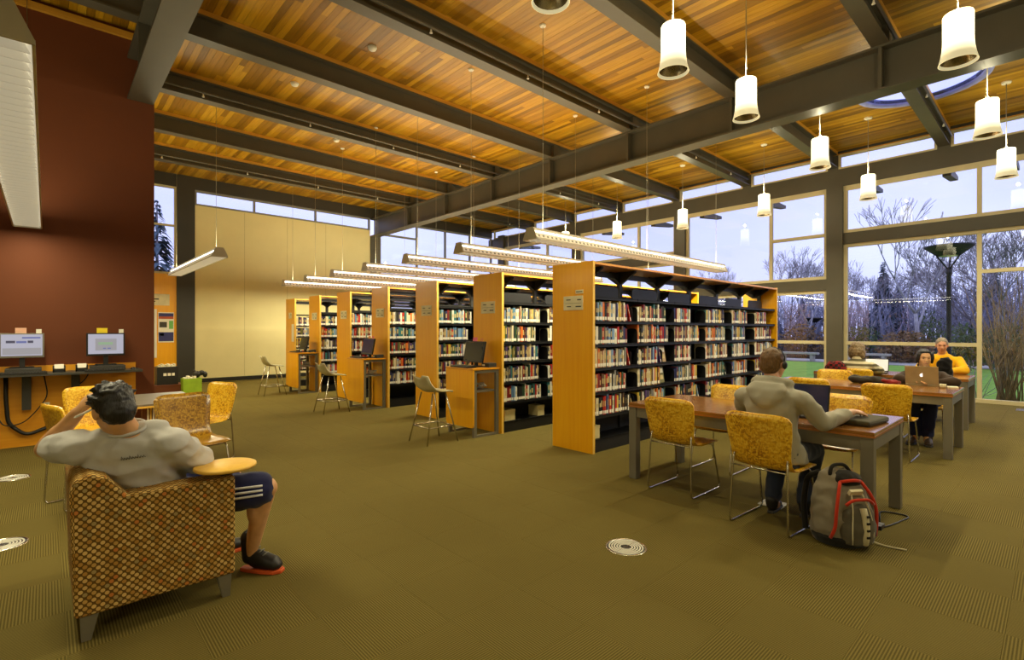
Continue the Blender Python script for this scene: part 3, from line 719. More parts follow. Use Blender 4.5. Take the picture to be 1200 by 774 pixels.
def chair(x, y, rz, label, group='strand-board chairs at the study tables', sm=None):
    t = thing('sled_chair', label, 'chair', (x, y, 0), rz, group)
    link('shell', sm or shell_me, t)
    for m in sled_me: link('sled_leg', m, t)
    link('crossbar', cross_me, t); return t
PI = math.pi
chair(4.30, 2.34, 0, 'empty yellow strand-board chair at the end of the study table beside the bookcase')
chair(4.05, 1.47, -.06, 'yellow strand-board chair under the man in the grey hoodie')
chair(5.18, 1.38, PI, 'yellow strand-board chair facing the man in the grey hoodie across the table')
chair(5.22, 2.42, PI, 'yellow strand-board chair facing the empty chair at the table by the bookcase')
chair(7.16, 1.32, 0, 'empty yellow strand-board chair with its back to us before the silver laptop')
chair(7.30, 2.15, 0, 'yellow strand-board chair beside the empty one at the silver laptop table')
chair(8.52, 2.32, PI, 'yellow strand-board chair behind the dark jacket on the table')
chair(8.66, 1.22, PI, 'yellow strand-board chair under the woman with the silver laptop')
chair(9.58, 2.18, 0, 'yellow strand-board chair under the woman in the striped top')
chair(10.95, 1.32, PI, 'yellow strand-board chair under the man in the yellow jacket')
g2 = 'strand-board chairs round the small table'
chair(.30, 5.58, .28, 'strand-board chair with pale frame turned edgeways behind the man in the armchair', g2)
chair(.36, 6.72, -PI / 2, 'strand-board chair beyond the head of the man in the armchair, under the counter', g2)
chair(1.00, 5.34, -PI * .44, 'strand-board chair, painted brownish for shade, with its seat towards the armchair', g2, shell_shaded)
chair(1.24, 6.42, PI * 1.13, 'bright yellow strand-board chair at the side of the small grey table', g2)

# small table between those chairs
t = thing('reading_table', 'small grey topped table with a slatted panel base between the chairs', 'table', (.62, 5.9, 0))
grey_lam = plain('grey_laminate', srgb(120, 112, 96), .35)
MB().box(0, .54, 0, 1.0, .71, .74).build('table_top', grey_lam, t, .003); MB().box(-.003, .543, -.003, 1.003, .704, .722).build('top_edging', orange_edge, t)
brown_pan = plain('brown_panel', srgb(104, 52, 22), .5)
MB().box(.06, .48, .10, .13, 0, .705).build('base_panel', brown_pan, t); MB().box(.06, .48, .87, .90, 0, .705).build('base_panel', brown_pan, t); MB().box(.25, .28, .13, .87, .1, .5).build('stretcher', brown_pan, t)
for i, x in enumerate((.10, .122, .144, .166)): MB().box(x, x + .013, .085, .10, .2, .70).build('slat', orange_edge if i % 2 else paper, t)

# ------------------------------------------------------------------ armchair with tablet arm
def armchair(loc):
    t = thing('lounge_armchair', 'low armchair in brown and gold dotted fabric with a round tablet arm', 'armchair', loc)
    # local x forward, y to the far side
    D, Wd, ar = .66, .78, .14
    body = MB().box(.02, D, .10, Wd - .10, .14, .30).build('seat_base', dots_m, t, .01)
    MB().box(.13, D, 0, ar, .125, .655).build('arm', dots_m, t, .014, 3)
    MB().box(.13, D, Wd - ar, Wd, .125, .655).build('arm', dots_m, t, .014, 3)
    MB().prism([(-.005, .12), (-.022, .70), (-.006, .755), (.05, .775), (.11, .755), (.19, .655), (.25, .42), (.25, .12)], 'y', .002, Wd - .002).build('backrest', dots_m, t, .016, 3)
    MB().box(.2, D + .01, ar + .004, Wd - ar - .004, .30, .42).build('seat_cushion', dots_m, t, .03, 3)
    for (x, sx) in ((.05, -1), (D - .05, 1)):
        for (y, sy) in ((.05, -1), (Wd - .05, 1)):
            a = .035; b = .018
            vs = [(x + q * a, y + r * a, .13) for q, r in ((-1, -1), (1, -1), (1, 1), (-1, 1))] + [(x + sx * .012 + q * b, y + sy * .008 + r * b, 0) for q, r in ((-1, -1), (1, -1), (1, 1), (-1, 1))]
            MB().add(vs, [(0, 1, 2, 3), (4, 7, 6, 5), (0, 4, 5, 1), (1, 5, 6, 2), (2, 6, 7, 3), (3, 7, 4, 0)]).build('leg', taupe, t)
    # tablet : round maple disc on a pivot
    n = 36; cx, cy = D - .03, .08
    tb = MB().lathe([(.001, .684), (.10, .684), (.148, .688), (.155, .696), (.153, .705), (.147, .708), (.001, .708)], (cx, cy, 0), n).build('tablet', orange_edge, t)
    MB().lathe([(.035, .65), (.035, .684)], (cx, cy, 0), 14, 0, True).build('pivot', charcoal, tb)
    return t
armchair((.1, 3.05, 0))

# ------------------------------------------------------------------ computer stands at the bookcase ends and their stools
navy_scr = plain('dark_screen', srgb(28, 32, 52), .12, 0, .05, 3)
tagp = plain('pink_tag', srgb(226, 110, 140), .7); tagy = plain('yellow_tag', srgb(236, 210, 40), .7); tago = plain('orange_tag', srgb(230, 150, 80), .7)
def monitor(parent_loc, rz, label, scr, W=.44, H=.28, tilt=.12, z0=.10, group=None, tags=(), frame=None):
    frame = frame or black_pl
    """screen faces local -x ; base at origin"""
    t = thing('computer_monitor', label, 'monitor', parent_loc, rz, group)
    MB().prism(rrect(-.07, .08, -.11, .11, .03), 'z', 0, .014).build('stand_base', black_pl, t)
    MB().box(.015, .045, -.025, .025, .012, z0 + H * .5).build('stand_neck', black_pl, t)
    R = Matrix.Rotation(tilt, 3, 'Y'); c = Vector((.0, 0, z0 + H / 2))
    MB().obox(c, (.03, W, H), R).build('casing', frame, t, .004)
    s = MB().obox(c + R @ Vector((-.016, 0, .005)), (.003, W - .035, H - .04), R).build('screen', scr, t)
    for (m, u, wd, hh) in tags:
        MB().obox(c + R @ Vector((-.008, u, H / 2 + hh / 2 - .004)), (.003, wd, hh), R).build('card_tag', m, t)
    return t, s, c, R
def keyboard(loc, rz, label, W=.42):
    t = thing('keyboard', label, 'keyboard', loc, rz)
    MB().prism([(-.075, 0), (.075, 0), (.075, .022), (-.075, .012)], 'y', -W / 2, W / 2).build('key_tray', black_pl, t)
    mb = MB()
    for r in range(5):
        for k in range(14): mb.box(-.066 + r * .026, -.066 + r * .026 + .021, -W / 2 + .012 + k * .0283, -W / 2 + .012 + k * .0283 + .023, .0125 + r * .002, .02 + r * .002)
    tag(mb.build('key', charcoal, t), kind='stuff'); return t
def station(y, which):
    t = thing('computer_stand', 'orange wood standing computer desk with grey steel frame at the ' + which, 'desk', (4.2, y, 0), 0, 'computer stands at the bookcase ends')
    W, D = .62, .462
    MB().box(-.02, D, 0, W, .905, .932).build('desk_top', orange_x, t, .003)
    MB().prism(rrect(.0, W - .0, .13, .905, .05) if False else [(0, .905), (W, .905), (W, .17)] + arc((W - .04, .17), .04, 0, -PI / 2, 4)[1:] + arc((.04, .17), .04, -PI / 2, -PI, 4), 'x', -.012, .008).build('modesty_panel', orange_wood, t)
    for yy in (.01, W - .06):
        f = MB(); f.box(.01, .06, yy, yy + .04, 0.03, .905); f.box(D - .06, D - .012, yy, yy + .04, .03, .905); f.box(.01, D - .012, yy, yy + .04, .0, .03); f.box(.06, D - .06, yy, yy + .04, .865, .905)
        f.build('side_frame', taupe, t)
    MB().box(.06, D - .03, .05, W - .06, .60, .62).build('inner_shelf', taupe, t)
    return t
def computer_box(loc, label, sz=(.18, .30, .07), group=None):
    t = thing('computer_box', label, 'computer', loc, 0, group)
    x, y, z = sz; MB().box(0, x, 0, y, 0, z).build('casing', charcoal, t, .004)
    mb = MB()
    for k in range(7): mb.box(-.002, .001, .02 + k * .014, .026 + k * .014, .015, z - .015)
    mb.build('vent_slot', black_pl, t); MB().box(-.003, .001, y * .55, y * .9, z * .3, z * .7).build('drive_slot', fix_grey, t); return t
def cable(name, pts, r, mat, label, cat='cable', group=None):
    return tag(MB().tube(rounded_path(pts, .08, 5), r, 7).build(name, mat), label, cat, group)
which = ['second bookcase', 'fourth bookcase', 'sixth bookcase']
mlab = ['dark monitor with a pink tag on the stand closest to the study table', 'blue-black monitor with orange tags on the middle computer stand', 'black monitor on the computer stand close to the cream wall']
mm = [plain('screen_a', srgb(34, 36, 48), .15), plain('screen_b', srgb(40, 48, 104), .15), plain('screen_c', srgb(26, 26, 28), .2)]
beige = plain('beige_moulded_plastic', srgb(176, 166, 128), .45)
def stool(x, y, label):
    t = thing('bar_stool', label, 'stool', (x, y, 0), 0, 'bar stools at the computer stands')
    prof = [(.20, .640), (.185, .655), (.10, .652), (0, .645), (-.10, .655), (-.16, .69), (-.195, .75), (-.215, .81), (-.222, .835)]
    wid = [.15, .18, .2, .2, .205, .21, .2, .17, .12]; lift = [0, 0, .01, .02, .035, .045, .035, .02, -.03]
    n = 8; rings = []
    for i, ((px, pz), wd, cu) in enumerate(zip(prof, wid, lift)):
        a = prof[max(i - 1, 0)]; b = prof[min(i + 1, len(prof) - 1)]; tt = Vector((b[0] - a[0], 0, b[1] - a[1])).normalized(); nn = Vector((tt.z, 0, -tt.x))
        r1 = []; r2 = []
        for k in range(n + 1):
            u = -1 + 2 * k / n; p = Vector((px, u * wd, pz)) + nn * (cu * u * u) + Vector((0, 0, (.05 * u * u if i >= 7 else 0)))
            r1.append(p + nn * .006); r2.append(p - nn * .006)
        rings.append(r1 + r2[::-1])
    MB().loft(rings, 0, True, True).build('shell', beige, t)
    for sx in (-1, 1):
        for sy in (-1, 1): MB().tube([(sx * .10, sy * .13, .64), (sx * .235, sy * .215, 0)], .010, 8).build('leg', chrome, t)
    z = .21; k = (.64 - z) / .64; X = .10 + .135 * k; Yv = .13 + .085 * k
    MB().tube([(X, -Yv, z), (X, Yv, z), (-X, Yv, z), (-X, -Yv, z)], .008, 6, 0, True).build('foot_ring', chrome, t)
    return t
for k, r in enumerate((1, 3, 5)):
    y = RY[r] + .02; station(y, which[k])
    monitor((4.45, y + .30, .932), 0, mlab[k], mm[k], .43, .30, .2, .06, 'monitors on the bookcase stands', [(tagp, .02, .1, .06), (tago, -.13, .06, .05)] if k == 0 else ([(tago, 0, .09, .05), (tagp, -.14, .05, .05)] if k == 1 else []))
    keyboard((4.262, y + .32, .932), 0, 'black keyboard on the computer stand at the ' + which[k], .40)
    computer_box((4.47, y + .01, .932), 'small black computer box on the stand at the ' + which[k], (.14, .16, .06), 'computer boxes on the stands')
    mb = MB(); rr = random.Random(k)
    for q in range(5):
        pts = [(4.37 + rr.uniform(0, .17), y + .10 + rr.uniform(0, .12), .629 + rr.uniform(0, .09)) for _ in range(7)]; mb.tube(rounded_path(pts, .03), .007, 6)
    tag(mb.build('cable_coil', fix_grey), 'tangled grey cables on the inner shelf of the stand at the ' + which[k], 'cable', 'cable tangles in the stands')
    stool(3.72, y + .24, 'beige moulded bar stool on chrome legs at the stand of the ' + which[k])

# ------------------------------------------------------------------ floor outlets / air vents
def floor_vent(x, y, label):
    t = thing('air_vent', label, 'vent', (x, y, 0), 0, 'round floor vents')
    alu = chrome
    MB().lathe([(.135, .0), (.135, .004), (.125, .006), (.122, .001)], (0, 0, 0), 36).build('rim', alu, t)
    MB().lathe([(.122, .0015), (.001, .0016)], (0, 0, 0), 28).build('well', black_pl, t)
    for r in (.105, .088, .071, .054, .037): MB().lathe([(r, .001), (r, .005), (r + .009, .005), (r + .009, .001)], (0, 0, 0), 30).build('ring', white_pt, t)
    MB().box(-.12, .12, -.004, .004, .001, .0045).box(-.004, .004, -.12, .12, .001, .0045).build('spoke', alu, t)
floor_vent(2.845, 1.965, 'round slotted metal floor vent alone on the open carpet')
floor_vent(-.22, 4.83, 'round slotted metal floor vent behind the armchair')
floor_vent(-.24, 6.95, 'round metal floor vent before the computer counter')
t = thing('outlet_box', 'square floor outlet under the study table by the bookcase', 'outlet', (4.45, 1.62, 0)); MB().box(-.09, .09, -.09, .09, 0, .006).build('cover', fix_grey, t); MB().box(-.06, .06, -.06, .06, .006, .008).build('flap', paper, t)

# ------------------------------------------------------------------ computer counter on the rust red wall
t = thing('computer_counter', 'dark grey computer counter on posts before the orange wall panel', 'counter', (-3.5, 8.3, 0))
dk_lam = plain('dark_grey_laminate', srgb(66, 64, 58), .4)
MB().box(0, 4.45, 0, .44, .895, .925).build('counter_top', dk_lam, t, .003)
for x in (.4, 1.6, 3.28, 3.74): MB().box(x, x + .085, .36, .42, .46 if x > 3 else 0, .895).build('post', charcoal, t)
MB().box(0, 4.42, .445, .495, 0, 1.0).build('back_panel', orange_x, t)
scr_page = emit('screen_page', (.72, .71, .86, 1), .55, .3, srgb(60, 60, 70)); scr_blue = emit('screen_blue', (.24, .28, .66, 1), .5, .3, srgb(40, 40, 60)); scr_dark = emit('screen_pictures', (.16, .15, .24, 1), .4, .3, srgb(30, 30, 36)); scr_grey = emit('screen_grey', (.60, .58, .62, 1), .5, .3, srgb(50, 50, 54)); scr_green = emit('screen_green', (.50, .72, .46, 1), .5, .3, srgb(50, 60, 50))
silver = plain('silver_bezel', srgb(120, 116, 104), .4, .3)
def marks(scr, c, R, items):
    for (m, u0, u1, v0, v1) in items:
        MB().obox(c + R @ Vector((-.0185, (u0 + u1) / 2, (v0 + v1) / 2)), (.0012, abs(u1 - u0), abs(v1 - v0)), R).build('screen_mark', m, scr)
def rot_mon(x, lab, frame, tags): return monitor((x, 8.59, .986), PI / 2, lab, scr_page, .40, .30, 0.0, .124, 'monitors on the wall counter', tags, frame)
# screen faces -y after rotating local -x by +90 deg; local +y becomes world -x
tg1 = plain('pink_white_card', srgb(226, 176, 150), .7)
_, s, c, R = rot_mon(-.215, 'lit silver framed monitor with a pink card on the wall counter', silver, [(tg1, .01, .10, .07), (paper, -.15, .05, .055)])
marks(s, c, R, [(scr_blue, -.165, .0, .085, .105), (scr_dark, .06, .14, .03, .06), (scr_blue, -.04, .05, .03, .055), (scr_dark, -.1, -.05, .03, .06), (scr_grey, -.17, .17, -.11, -.03)])
_, s, c, R = rot_mon(.585, 'lit black framed monitor with a yellow card on the wall counter', black_pl, [(tagy, .04, .11, .07), (paper, -.16, .05, .055)])
marks(s, c, R, [(scr_grey, -.11, .11, -.08, .075)]); 
for (m, a, b, c0, d) in [(scr_green, -.07, .08, -.005, .03), (scr_blue, -.05, -.015, -.06, -.045), (scr_blue, .0, .03, -.06, -.045)]:
    MB().obox(c + R @ Vector((-.0198, (a + b) / 2, (c0 + d) / 2)), (.0012, b - a, d - c0), R).build('screen_mark', m, s)
computer_box((.42, 8.448, .925), 'flat black computer box under the monitor with the yellow card', (.36, .29, .06)); computer_box((-.36, 8.448, .925), 'flat black computer box under the silver framed monitor', (.32, .29, .06))
keyboard((-.20, 8.37, .925), PI / 2, 'black keyboard under the silver framed monitor', .42); keyboard((.56, 8.37, .925), PI / 2, 'black keyboard under the monitor with the yellow card', .40)
def slip_holder(x, label):
    t = thing('slip_holder', label, 'paper holder', (x, 8.40, .925), 0, 'paper slip holders on the counter')
    MB().box(-.06, .06, 0, .08, 0, .03).box(-.06, -.045, 0, .08, 0, .085).box(.045, .06, 0, .08, 0, .085).build('tray', black_pl, t)
    MB().obox((0, .035, .062), (.088, .05, .06), Matrix.Rotation(-.5, 3, 'X')).build('paper_slips', paper, t)
slip_holder(.12, 'black holder of white paper slips closer to the silver monitor'); slip_holder(.335, 'black holder of white paper slips closer to the yellow-carded monitor')
mo = MB().lathe([(.001, .03), (.02, .028), (.03, .015), (.032, 0)], (0, 0, 0), 14, 0, False, 1, 1.5).build('computer_mouse', black_pl); mo.location = (.86, 8.42, .925); tag(mo, 'black computer mouse at the end of the wall counter', 'mouse')
for (nm, pts, r, lb) in [('thick_cable', [(-.36, 8.70, .89), (-.36, 8.70, .62), (-.34, 8.70, .3), (-.18, 8.69, .14), (.02, 8.70, .22), (.18, 8.71, .3)], .022, 'thick black cable bundle looping below the wall counter'),
                         ('thin_cable', [(-.44, 8.66, .89), (-.46, 8.66, .5), (-.38, 8.66, .27), (-.2, 8.66, .3), (-.08, 8.66, .45), (.02, 8.66, .62), (-.02, 8.66, .89)], .007, 'thin black cable loop below the wall counter'),
                         ('thin_cable', [(.42, 8.70, .89), (.38, 8.70, .8), (.3, 8.70, .72)], .007, 'short black cable below the counter by the yellow-carded monitor')]:
    cable(nm, pts, r, black_pl, lb)
t = thing('power_outlet', 'white wall outlet below the computer counter', 'outlet', (.0, 8.745, .42)); MB().box(-.035, .035, -.008, 0, 0, .11).build('cover_plate', paper, t); MB().box(-.015, .015, -.011, -.008, .02, .045).box(-.015, .015, -.011, -.008, .065, .09).build('socket', charcoal, t)

# ------------------------------------------------------------------ alcove things
t = thing('low_bench', 'low rust brown bench with crates in the alcove by the red wall', 'bench', (1.12, 13.45, 0)); MB().box(0, 1.17, 0, .5, 0.0, .20).build('plinth', brown_pan, t); MB().box(-.01, 1.18, -.01, .51, .2, .225).build('bench_top', brown_pan, t)
def crate(loc, sz, m, lab, wall=.02):
    t = thing('storage_crate', lab, 'crate', loc, 0, 'crates in the alcove'); x, y, z = sz
    MB().box(0, x, 0, y, 0, wall).build('crate_floor', m, t)
    for (a, b, c_, d) in ((0, x, 0, wall), (0, x, y - wall, y), (0, wall, wall, y - wall), (x - wall, x, wall, y - wall)): MB().box(a, b, c_, d, wall, z).build('crate_side', m, t)
    return t
bk = crate((1.80, 13.52, .225), (.40, .34, .40), black_pl, 'black crate of magazines with a white emblem on the low bench')
MB().box(.12, .18, -.004, 0, .2, .26).box(.2, .26, -.004, 0, .2, .26).box(.28, .33, -.004, 0, .2, .26).build('emblem', paper, bk)
for q in range(9):
    o = MB().box(0, .028, 0, .27, 0, .40 + .02 * (q % 3)).build('magazine', paper if q % 2 else pages_m); o.location = (1.83 + q * .037, 13.55, .246); tag(o, 'white magazine upright in the black crate', 'magazine', 'magazines in the black crate')
lime = plain('lime_green_fabric', srgb(150, 186, 44), .7)
gc = crate((2.24, 13.20, 0), (.36, .30, .36), lime, 'lime green fabric box on the floor beside the low bench')
for q in range(4):
    o = MB().box(0, .05, 0, .2, 0, .36 + .03 * (q % 2)).build('folded_paper', paper); o.location = (2.27 + q * .06, 13.24, .021); tag(o, 'white folder sticking out of the lime green box', 'folder', 'folders in the lime green box')
plush = MB()
for (dx, dy, dz, rx, ry, rz_) in [(0, 0, 0, .09, .07, .08), (.1, 0, .03, .07, .06, .06), (.17, 0, -.01, .05, .05, .07), (-.04, 0, .07, .03, .03, .04)]:
    plush.loft([[(dx + rx * math.sin(a) * math.cos(2 * PI * k / 12), dy + ry * math.sin(a) * math.sin(2 * PI * k / 12), dz + rz_ * math.cos(a)) for k in range(12)] for a in [PI * i / 8 + .001 for i in range(9)]], 0, True, False)
o = plush.build('black_pouch', black_pl); o.location = (2.52, 13.33, .44); tag(o, 'lumpy black pouch lying on the rim of the lime green box', 'pouch')
# notices on the orange wainscot
def notice(nm, x0, x1, z0, z1, m, lab, items=()):
    t = thing(nm, lab, 'notice', (0, YB - .012, 0)); MB().box(x0, x1, 0, .012, z0, z1).build('sheet', m, t)
    for (mm_, a, b, c_, d) in items: MB().box(x0 + (x1 - x0) * a, x0 + (x1 - x0) * b, -.002, 0, z0 + (z1 - z0) * c_, z0 + (z1 - z0) * d).build('print', mm_, t)
pnavy = plain('poster_navy', srgb(44, 46, 110), .6); pred = plain('poster_red', srgb(180, 80, 40), .6); pgreen = plain('poster_green', srgb(110, 180, 90), .6)
notice('notice_sign', 1.9, 2.42, 2.10, 2.40, plate_m, 'cream sign on the orange wainscot above the poster', [(ink, .1, .55, .5, .6), (ink, .1, .4, .3, .38)])
notice('poster', 2.17, 2.52, 1.12, 1.92, paper, 'white poster with navy and red blocks on the orange wainscot', [(pnavy, 0.03, .97, .86, .97), (pred, .03, .97, .78, .86), (pgreen, .68, .95, .45, .72), (pnavy, .03, .97, .04, .34), (plate_m, .1, .35, .22, .3), (ink, .08, .55, .5, .68)])
notice('whiteboard', 1.6, 2.14, .72, 2.0, paper, 'pale whiteboard edge on the orange wainscot beside the poster')
# ------------------------------------------------------------------ outside : lawn, path, beds, trees, lamp
GZ = -.25
lawn_m = plain('lawn_green', srgb(132, 172, 70), .95, 0, .18, 3, .3, .1, 60); path_m = plain('pale_path', srgb(176, 172, 160), .9, 0, .08, 2); soil_m = plain('dark_bed_soil', srgb(62, 54, 46), .95, 0, .3, 8, .5, .1, 30)
tag(MB().box(XW + .2, 130, -70, 130, GZ - .3, GZ - .02).box(-40, XW + .2, YB + .2, 130, GZ - .3, GZ - .02).build('ground', soil_m), kind='structure')
tag(MB().box(XW + 1.8, 30, -18, 22, GZ - .02, GZ).build('lawn', lawn_m), kind='structure')
tag(MB().prism([(30, -18), (32.5, -18), (33.5, 40), (31, 40)], 'z', GZ - .02, GZ + .01).build('path', path_m), kind='structure')
tag(MB().box(XW + .2, XW + 1.8, -4, YB, GZ - .02, GZ + .06).build('planting_bed', soil_m), kind='structure')
bark = plain('hazed_bark', srgb(140, 134, 140), .9, 0, .2, 6); bark2 = plain('hazed_pale_bark', srgb(172, 168, 178), .9, 0, .2, 6)  # bark lightened towards blue-grey, distance haze put into the colour
needle = plain('blue_green_needles', srgb(88, 106, 118), .9, 0, .3, 4); leaf_ev = plain('dark_evergreen_leaf', srgb(64, 84, 48), .8, 0, .3, 4); leaf_br = plain('brown_dry_leaf', srgb(110, 84, 52), .8, 0, .3, 4)
def bare_tree(mb, base, h, rng, spread=.55, depth=5, twig=.006):
    def grow(p, d, ln, r, lv):
        n = 3; pts = [p]; q = p.copy(); dd = d.copy()
        for _ in range(n):
            dd = (dd + Vector((rng.gauss(0, .09), rng.gauss(0, .09), rng.gauss(.03, .05)))).normalized(); q = q + dd * ln / n; pts.append(q.copy())
        e = max(r * .62, twig)
        mb.tube(pts, [r + (e - r) * i / n for i in range(n + 1)], 5 if lv < 2 else 3)
        if lv >= depth: return
        k = rng.randint(2, 3) if lv > 0 else rng.randint(3, 5)
        for i in range(k):
            a = rng.uniform(0, 2 * PI); sp = rng.uniform(.35, .9) * spread * (1.5 if lv == 0 else 1.2)
            ax = dd.orthogonal().normalized(); ax = Matrix.Rotation(a, 3, dd) @ ax
            nd = (dd + ax * sp + Vector((0, 0, .12))).normalized(); src = pts[-1] if i < 2 else pts[rng.randint(1, n)]
            grow(src, nd, ln * rng.uniform(.62, .82), max(e * rng.uniform(.7, .95), twig), lv + 1)
        if lv > 0: grow(pts[-1], dd, ln * .75, e, lv + 1)
    grow(Vector(base), Vector((0, 0, 1)), h * .27, h * .014, 0)
def at(px, X, z=GZ):
    """ground point at a plan distance X along the column of the view direction px"""
    u = px - 600; dx = 401.5 + .7353 * u; dy = 435.7 - .6777 * u
    return Vector((X, X * dy / dx, z))
rt_ = random.Random(21)
bare_protos = []
for i in range(4):
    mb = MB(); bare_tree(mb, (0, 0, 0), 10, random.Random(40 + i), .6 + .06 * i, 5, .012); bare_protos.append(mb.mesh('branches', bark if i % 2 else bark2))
tl = ['leafless tree behind the street lamp with a wide crown', 'leafless tree seen above the bookcase end', 'slender leafless tree beside the steel column', 'leafless tree by the far path', 'tall leafless tree above the lawn edge', 'leafless tree far along the woods']
def place_tree(px, X, h, i, lab):
    o = link('bare_tree', bare_protos[i % 4], None, at(px, X), rt_.uniform(0, 6.28), (h * .72 / 10,) * 3); tag(o, lab, 'tree', 'leafless trees in the park')
for i, (px, X, h, lab) in enumerate([(1072, 34, 13.5, 'wide leafless tree behind the tall park lamp'), (1180, 24, 8.5, 'leafless tree seen beyond the window end pane'), (840, 36, 11, 'leafless tree seen above the bookcase canopy'), (870, 42, 11, 'leafless tree behind the one above the bookcase canopy'),
        (945, 36, 11, 'leafless tree beside the broad steel column'), (925, 46, 12.5, 'taller leafless tree behind the one by the steel column'), (1015, 44, 12, 'leafless tree seen next to the dark conifer'), (1140, 40, 11.5, 'leafless tree on the open side of the tall park lamp'),
        (1110, 52, 13, 'leafless tree deep in the woods behind the lamp'), (760, 55, 11, 'leafless tree seen through the back of the window row'), (800, 48, 10, 'leafless tree above the long linear light'), (1195, 42, 13, 'tall leafless tree above the bare shrub'), (690, 60, 10, 'small leafless tree far along the row'), (985, 60, 13, 'leafless tree deep in the woods by the column')]):
    place_tree(px, X, h, i, lab)
# thicket of thin stems and branches along the wood edge
mb = MB()
for k in range(1300):
    px = rt_.uniform(640, 1240); X = rt_.uniform(38, 72); p = at(px, X); h = rt_.uniform(2.5, 6.0) * X / 50; a = Vector((rt_.gauss(0, .5), rt_.gauss(0, .5), h))
    mb.tube([p, p + a * .5 + Vector((rt_.gauss(0, .15), rt_.gauss(0, .15), 0)), p + a], [.05, .035, .012], 3)
    for q in range(5):
        t0 = rt_.uniform(.25, .95); d = Vector((rt_.gauss(0, .7), rt_.gauss(0, .7), rt_.uniform(.3, 1.3))); mb.tube([p + a * t0, p + a * t0 + d], [.022, .008], 3)
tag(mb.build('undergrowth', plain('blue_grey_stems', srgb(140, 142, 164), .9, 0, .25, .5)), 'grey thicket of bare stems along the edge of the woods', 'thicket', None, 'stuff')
def leaf_ball(mb, c, r, n, size, rng, flat=1.0):
    for _ in range(n):
        v = Vector((rng.gauss(0, 1), rng.gauss(0, 1), rng.gauss(0, 1) * flat)).normalized() * r * rng.random() ** .4; p = Vector(c) + v
        a = Vector((rng.gauss(0, 1), rng.gauss(0, 1), rng.gauss(0, 1))).normalized(); b = a.orthogonal().normalized(); s = size * rng.uniform(.6, 1.4)
        mb.add([p - a * s, p + b * s * .5, p + a * s, p - b * s * .5], [(0, 1, 2, 3)])
def conifer(mb, h, rng, droop=.35, n=None):
    n = n or int(h * 9)
    for i in range(n):
        t = i / n; z = h * (.08 + .9 * t); r = h * .2 * (1 - t) + .15
        for k in range(7):
            a = rng.uniform(0, 2 * PI); d = Vector((math.cos(a), math.sin(a), 0)); L = r * rng.uniform(.7, 1.15)
            p0 = Vector((0, 0, z)); p1 = p0 + d * L * .55 + Vector((0, 0, .02 * L)); p2 = p0 + d * L - Vector((0, 0, droop * L)); sd = d.cross(Vector((0, 0, 1))) * L * .22
            mb.add([p0, p1 - sd, p2, p1 + sd], [(0, 1, 2, 3)]); mb.add([p0, p1 - sd * .6 - Vector((0, 0, .3 * L)), p2 - Vector((0, 0, .15 * L)), p1 + sd * .6 - Vector((0, 0, .3 * L))], [(0, 1, 2, 3)])
con_me = []
for i in range(2):
    mb = MB(); conifer(mb, 8, random.Random(70 + i)); con_me.append(mb.mesh('needles', needle))
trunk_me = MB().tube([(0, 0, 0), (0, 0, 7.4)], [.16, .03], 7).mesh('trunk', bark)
for i, (px, X, h, lab) in enumerate([(1035, 46, 7.0, 'dark conifer in the woods beside the leafless trees'), (1052, 50, 5.5, 'smaller dark conifer behind the first one'), (905, 56, 6.5, 'low dark conifer seen over the bookcase end'), (1165, 50, 6.5, 'dark conifer far behind the bare shrub'), (940, 58, 5.5, 'low dark conifer by the steel column'), (860, 60, 5.5, 'low dark conifer seen over the bookcase middle'), (720, 62, 6, 'dark conifer along the back window row')]):
    t = thing('conifer_tree', lab, 'tree', at(px, X), 0, 'conifers in the park'); t.scale = (h / 8,) * 3; link('needles', con_me[i % 2], t); link('trunk', trunk_me, t)
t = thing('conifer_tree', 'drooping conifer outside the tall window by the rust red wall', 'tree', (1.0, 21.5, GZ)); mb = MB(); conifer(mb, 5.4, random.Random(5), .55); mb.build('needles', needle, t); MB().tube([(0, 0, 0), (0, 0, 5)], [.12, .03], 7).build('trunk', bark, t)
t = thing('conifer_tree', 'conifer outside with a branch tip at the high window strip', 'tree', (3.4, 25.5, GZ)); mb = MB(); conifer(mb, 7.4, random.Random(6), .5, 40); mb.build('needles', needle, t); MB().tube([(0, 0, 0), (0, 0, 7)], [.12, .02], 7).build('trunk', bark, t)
# evergreen shrubs at the lawn edge
for i, (px, X, h, wd, m, lab) in enumerate([(1128, 27, 1.9, 1.4, leaf_ev, 'round evergreen shrub behind the man in the yellow jacket'), (1060, 33, 1.6, 2.2, leaf_br, 'brownish shrub at the far edge of the lawn'), (1010, 35, 2.0, 1.8, leaf_ev, 'evergreen shrub behind the woman in the striped top'), (940, 35, 2.0, 2.4, leaf_br, 'brownish shrub past the steel column'), (1185, 30, 1.8, 2.2, leaf_ev, 'wide evergreen shrub behind the bare one'), (1090, 35, 2.6, 1.5, leaf_ev, 'tall evergreen shrub behind the woman with the laptop')]):
    mb = MB(); leaf_ball(mb, (0, 0, h * .5), h * .55, 700, .11, random.Random(90 + i)); t = thing('garden_shrub', lab, 'shrub', at(px, X), 0, 'shrubs at the lawn edge'); t.scale = (wd / h * 1.0, wd / h, 1); mb.build('foliage', m, t); MB().tube([(0, 0, 0), (0, 0, h * .6)], .04, 6).build('stem', bark, t)
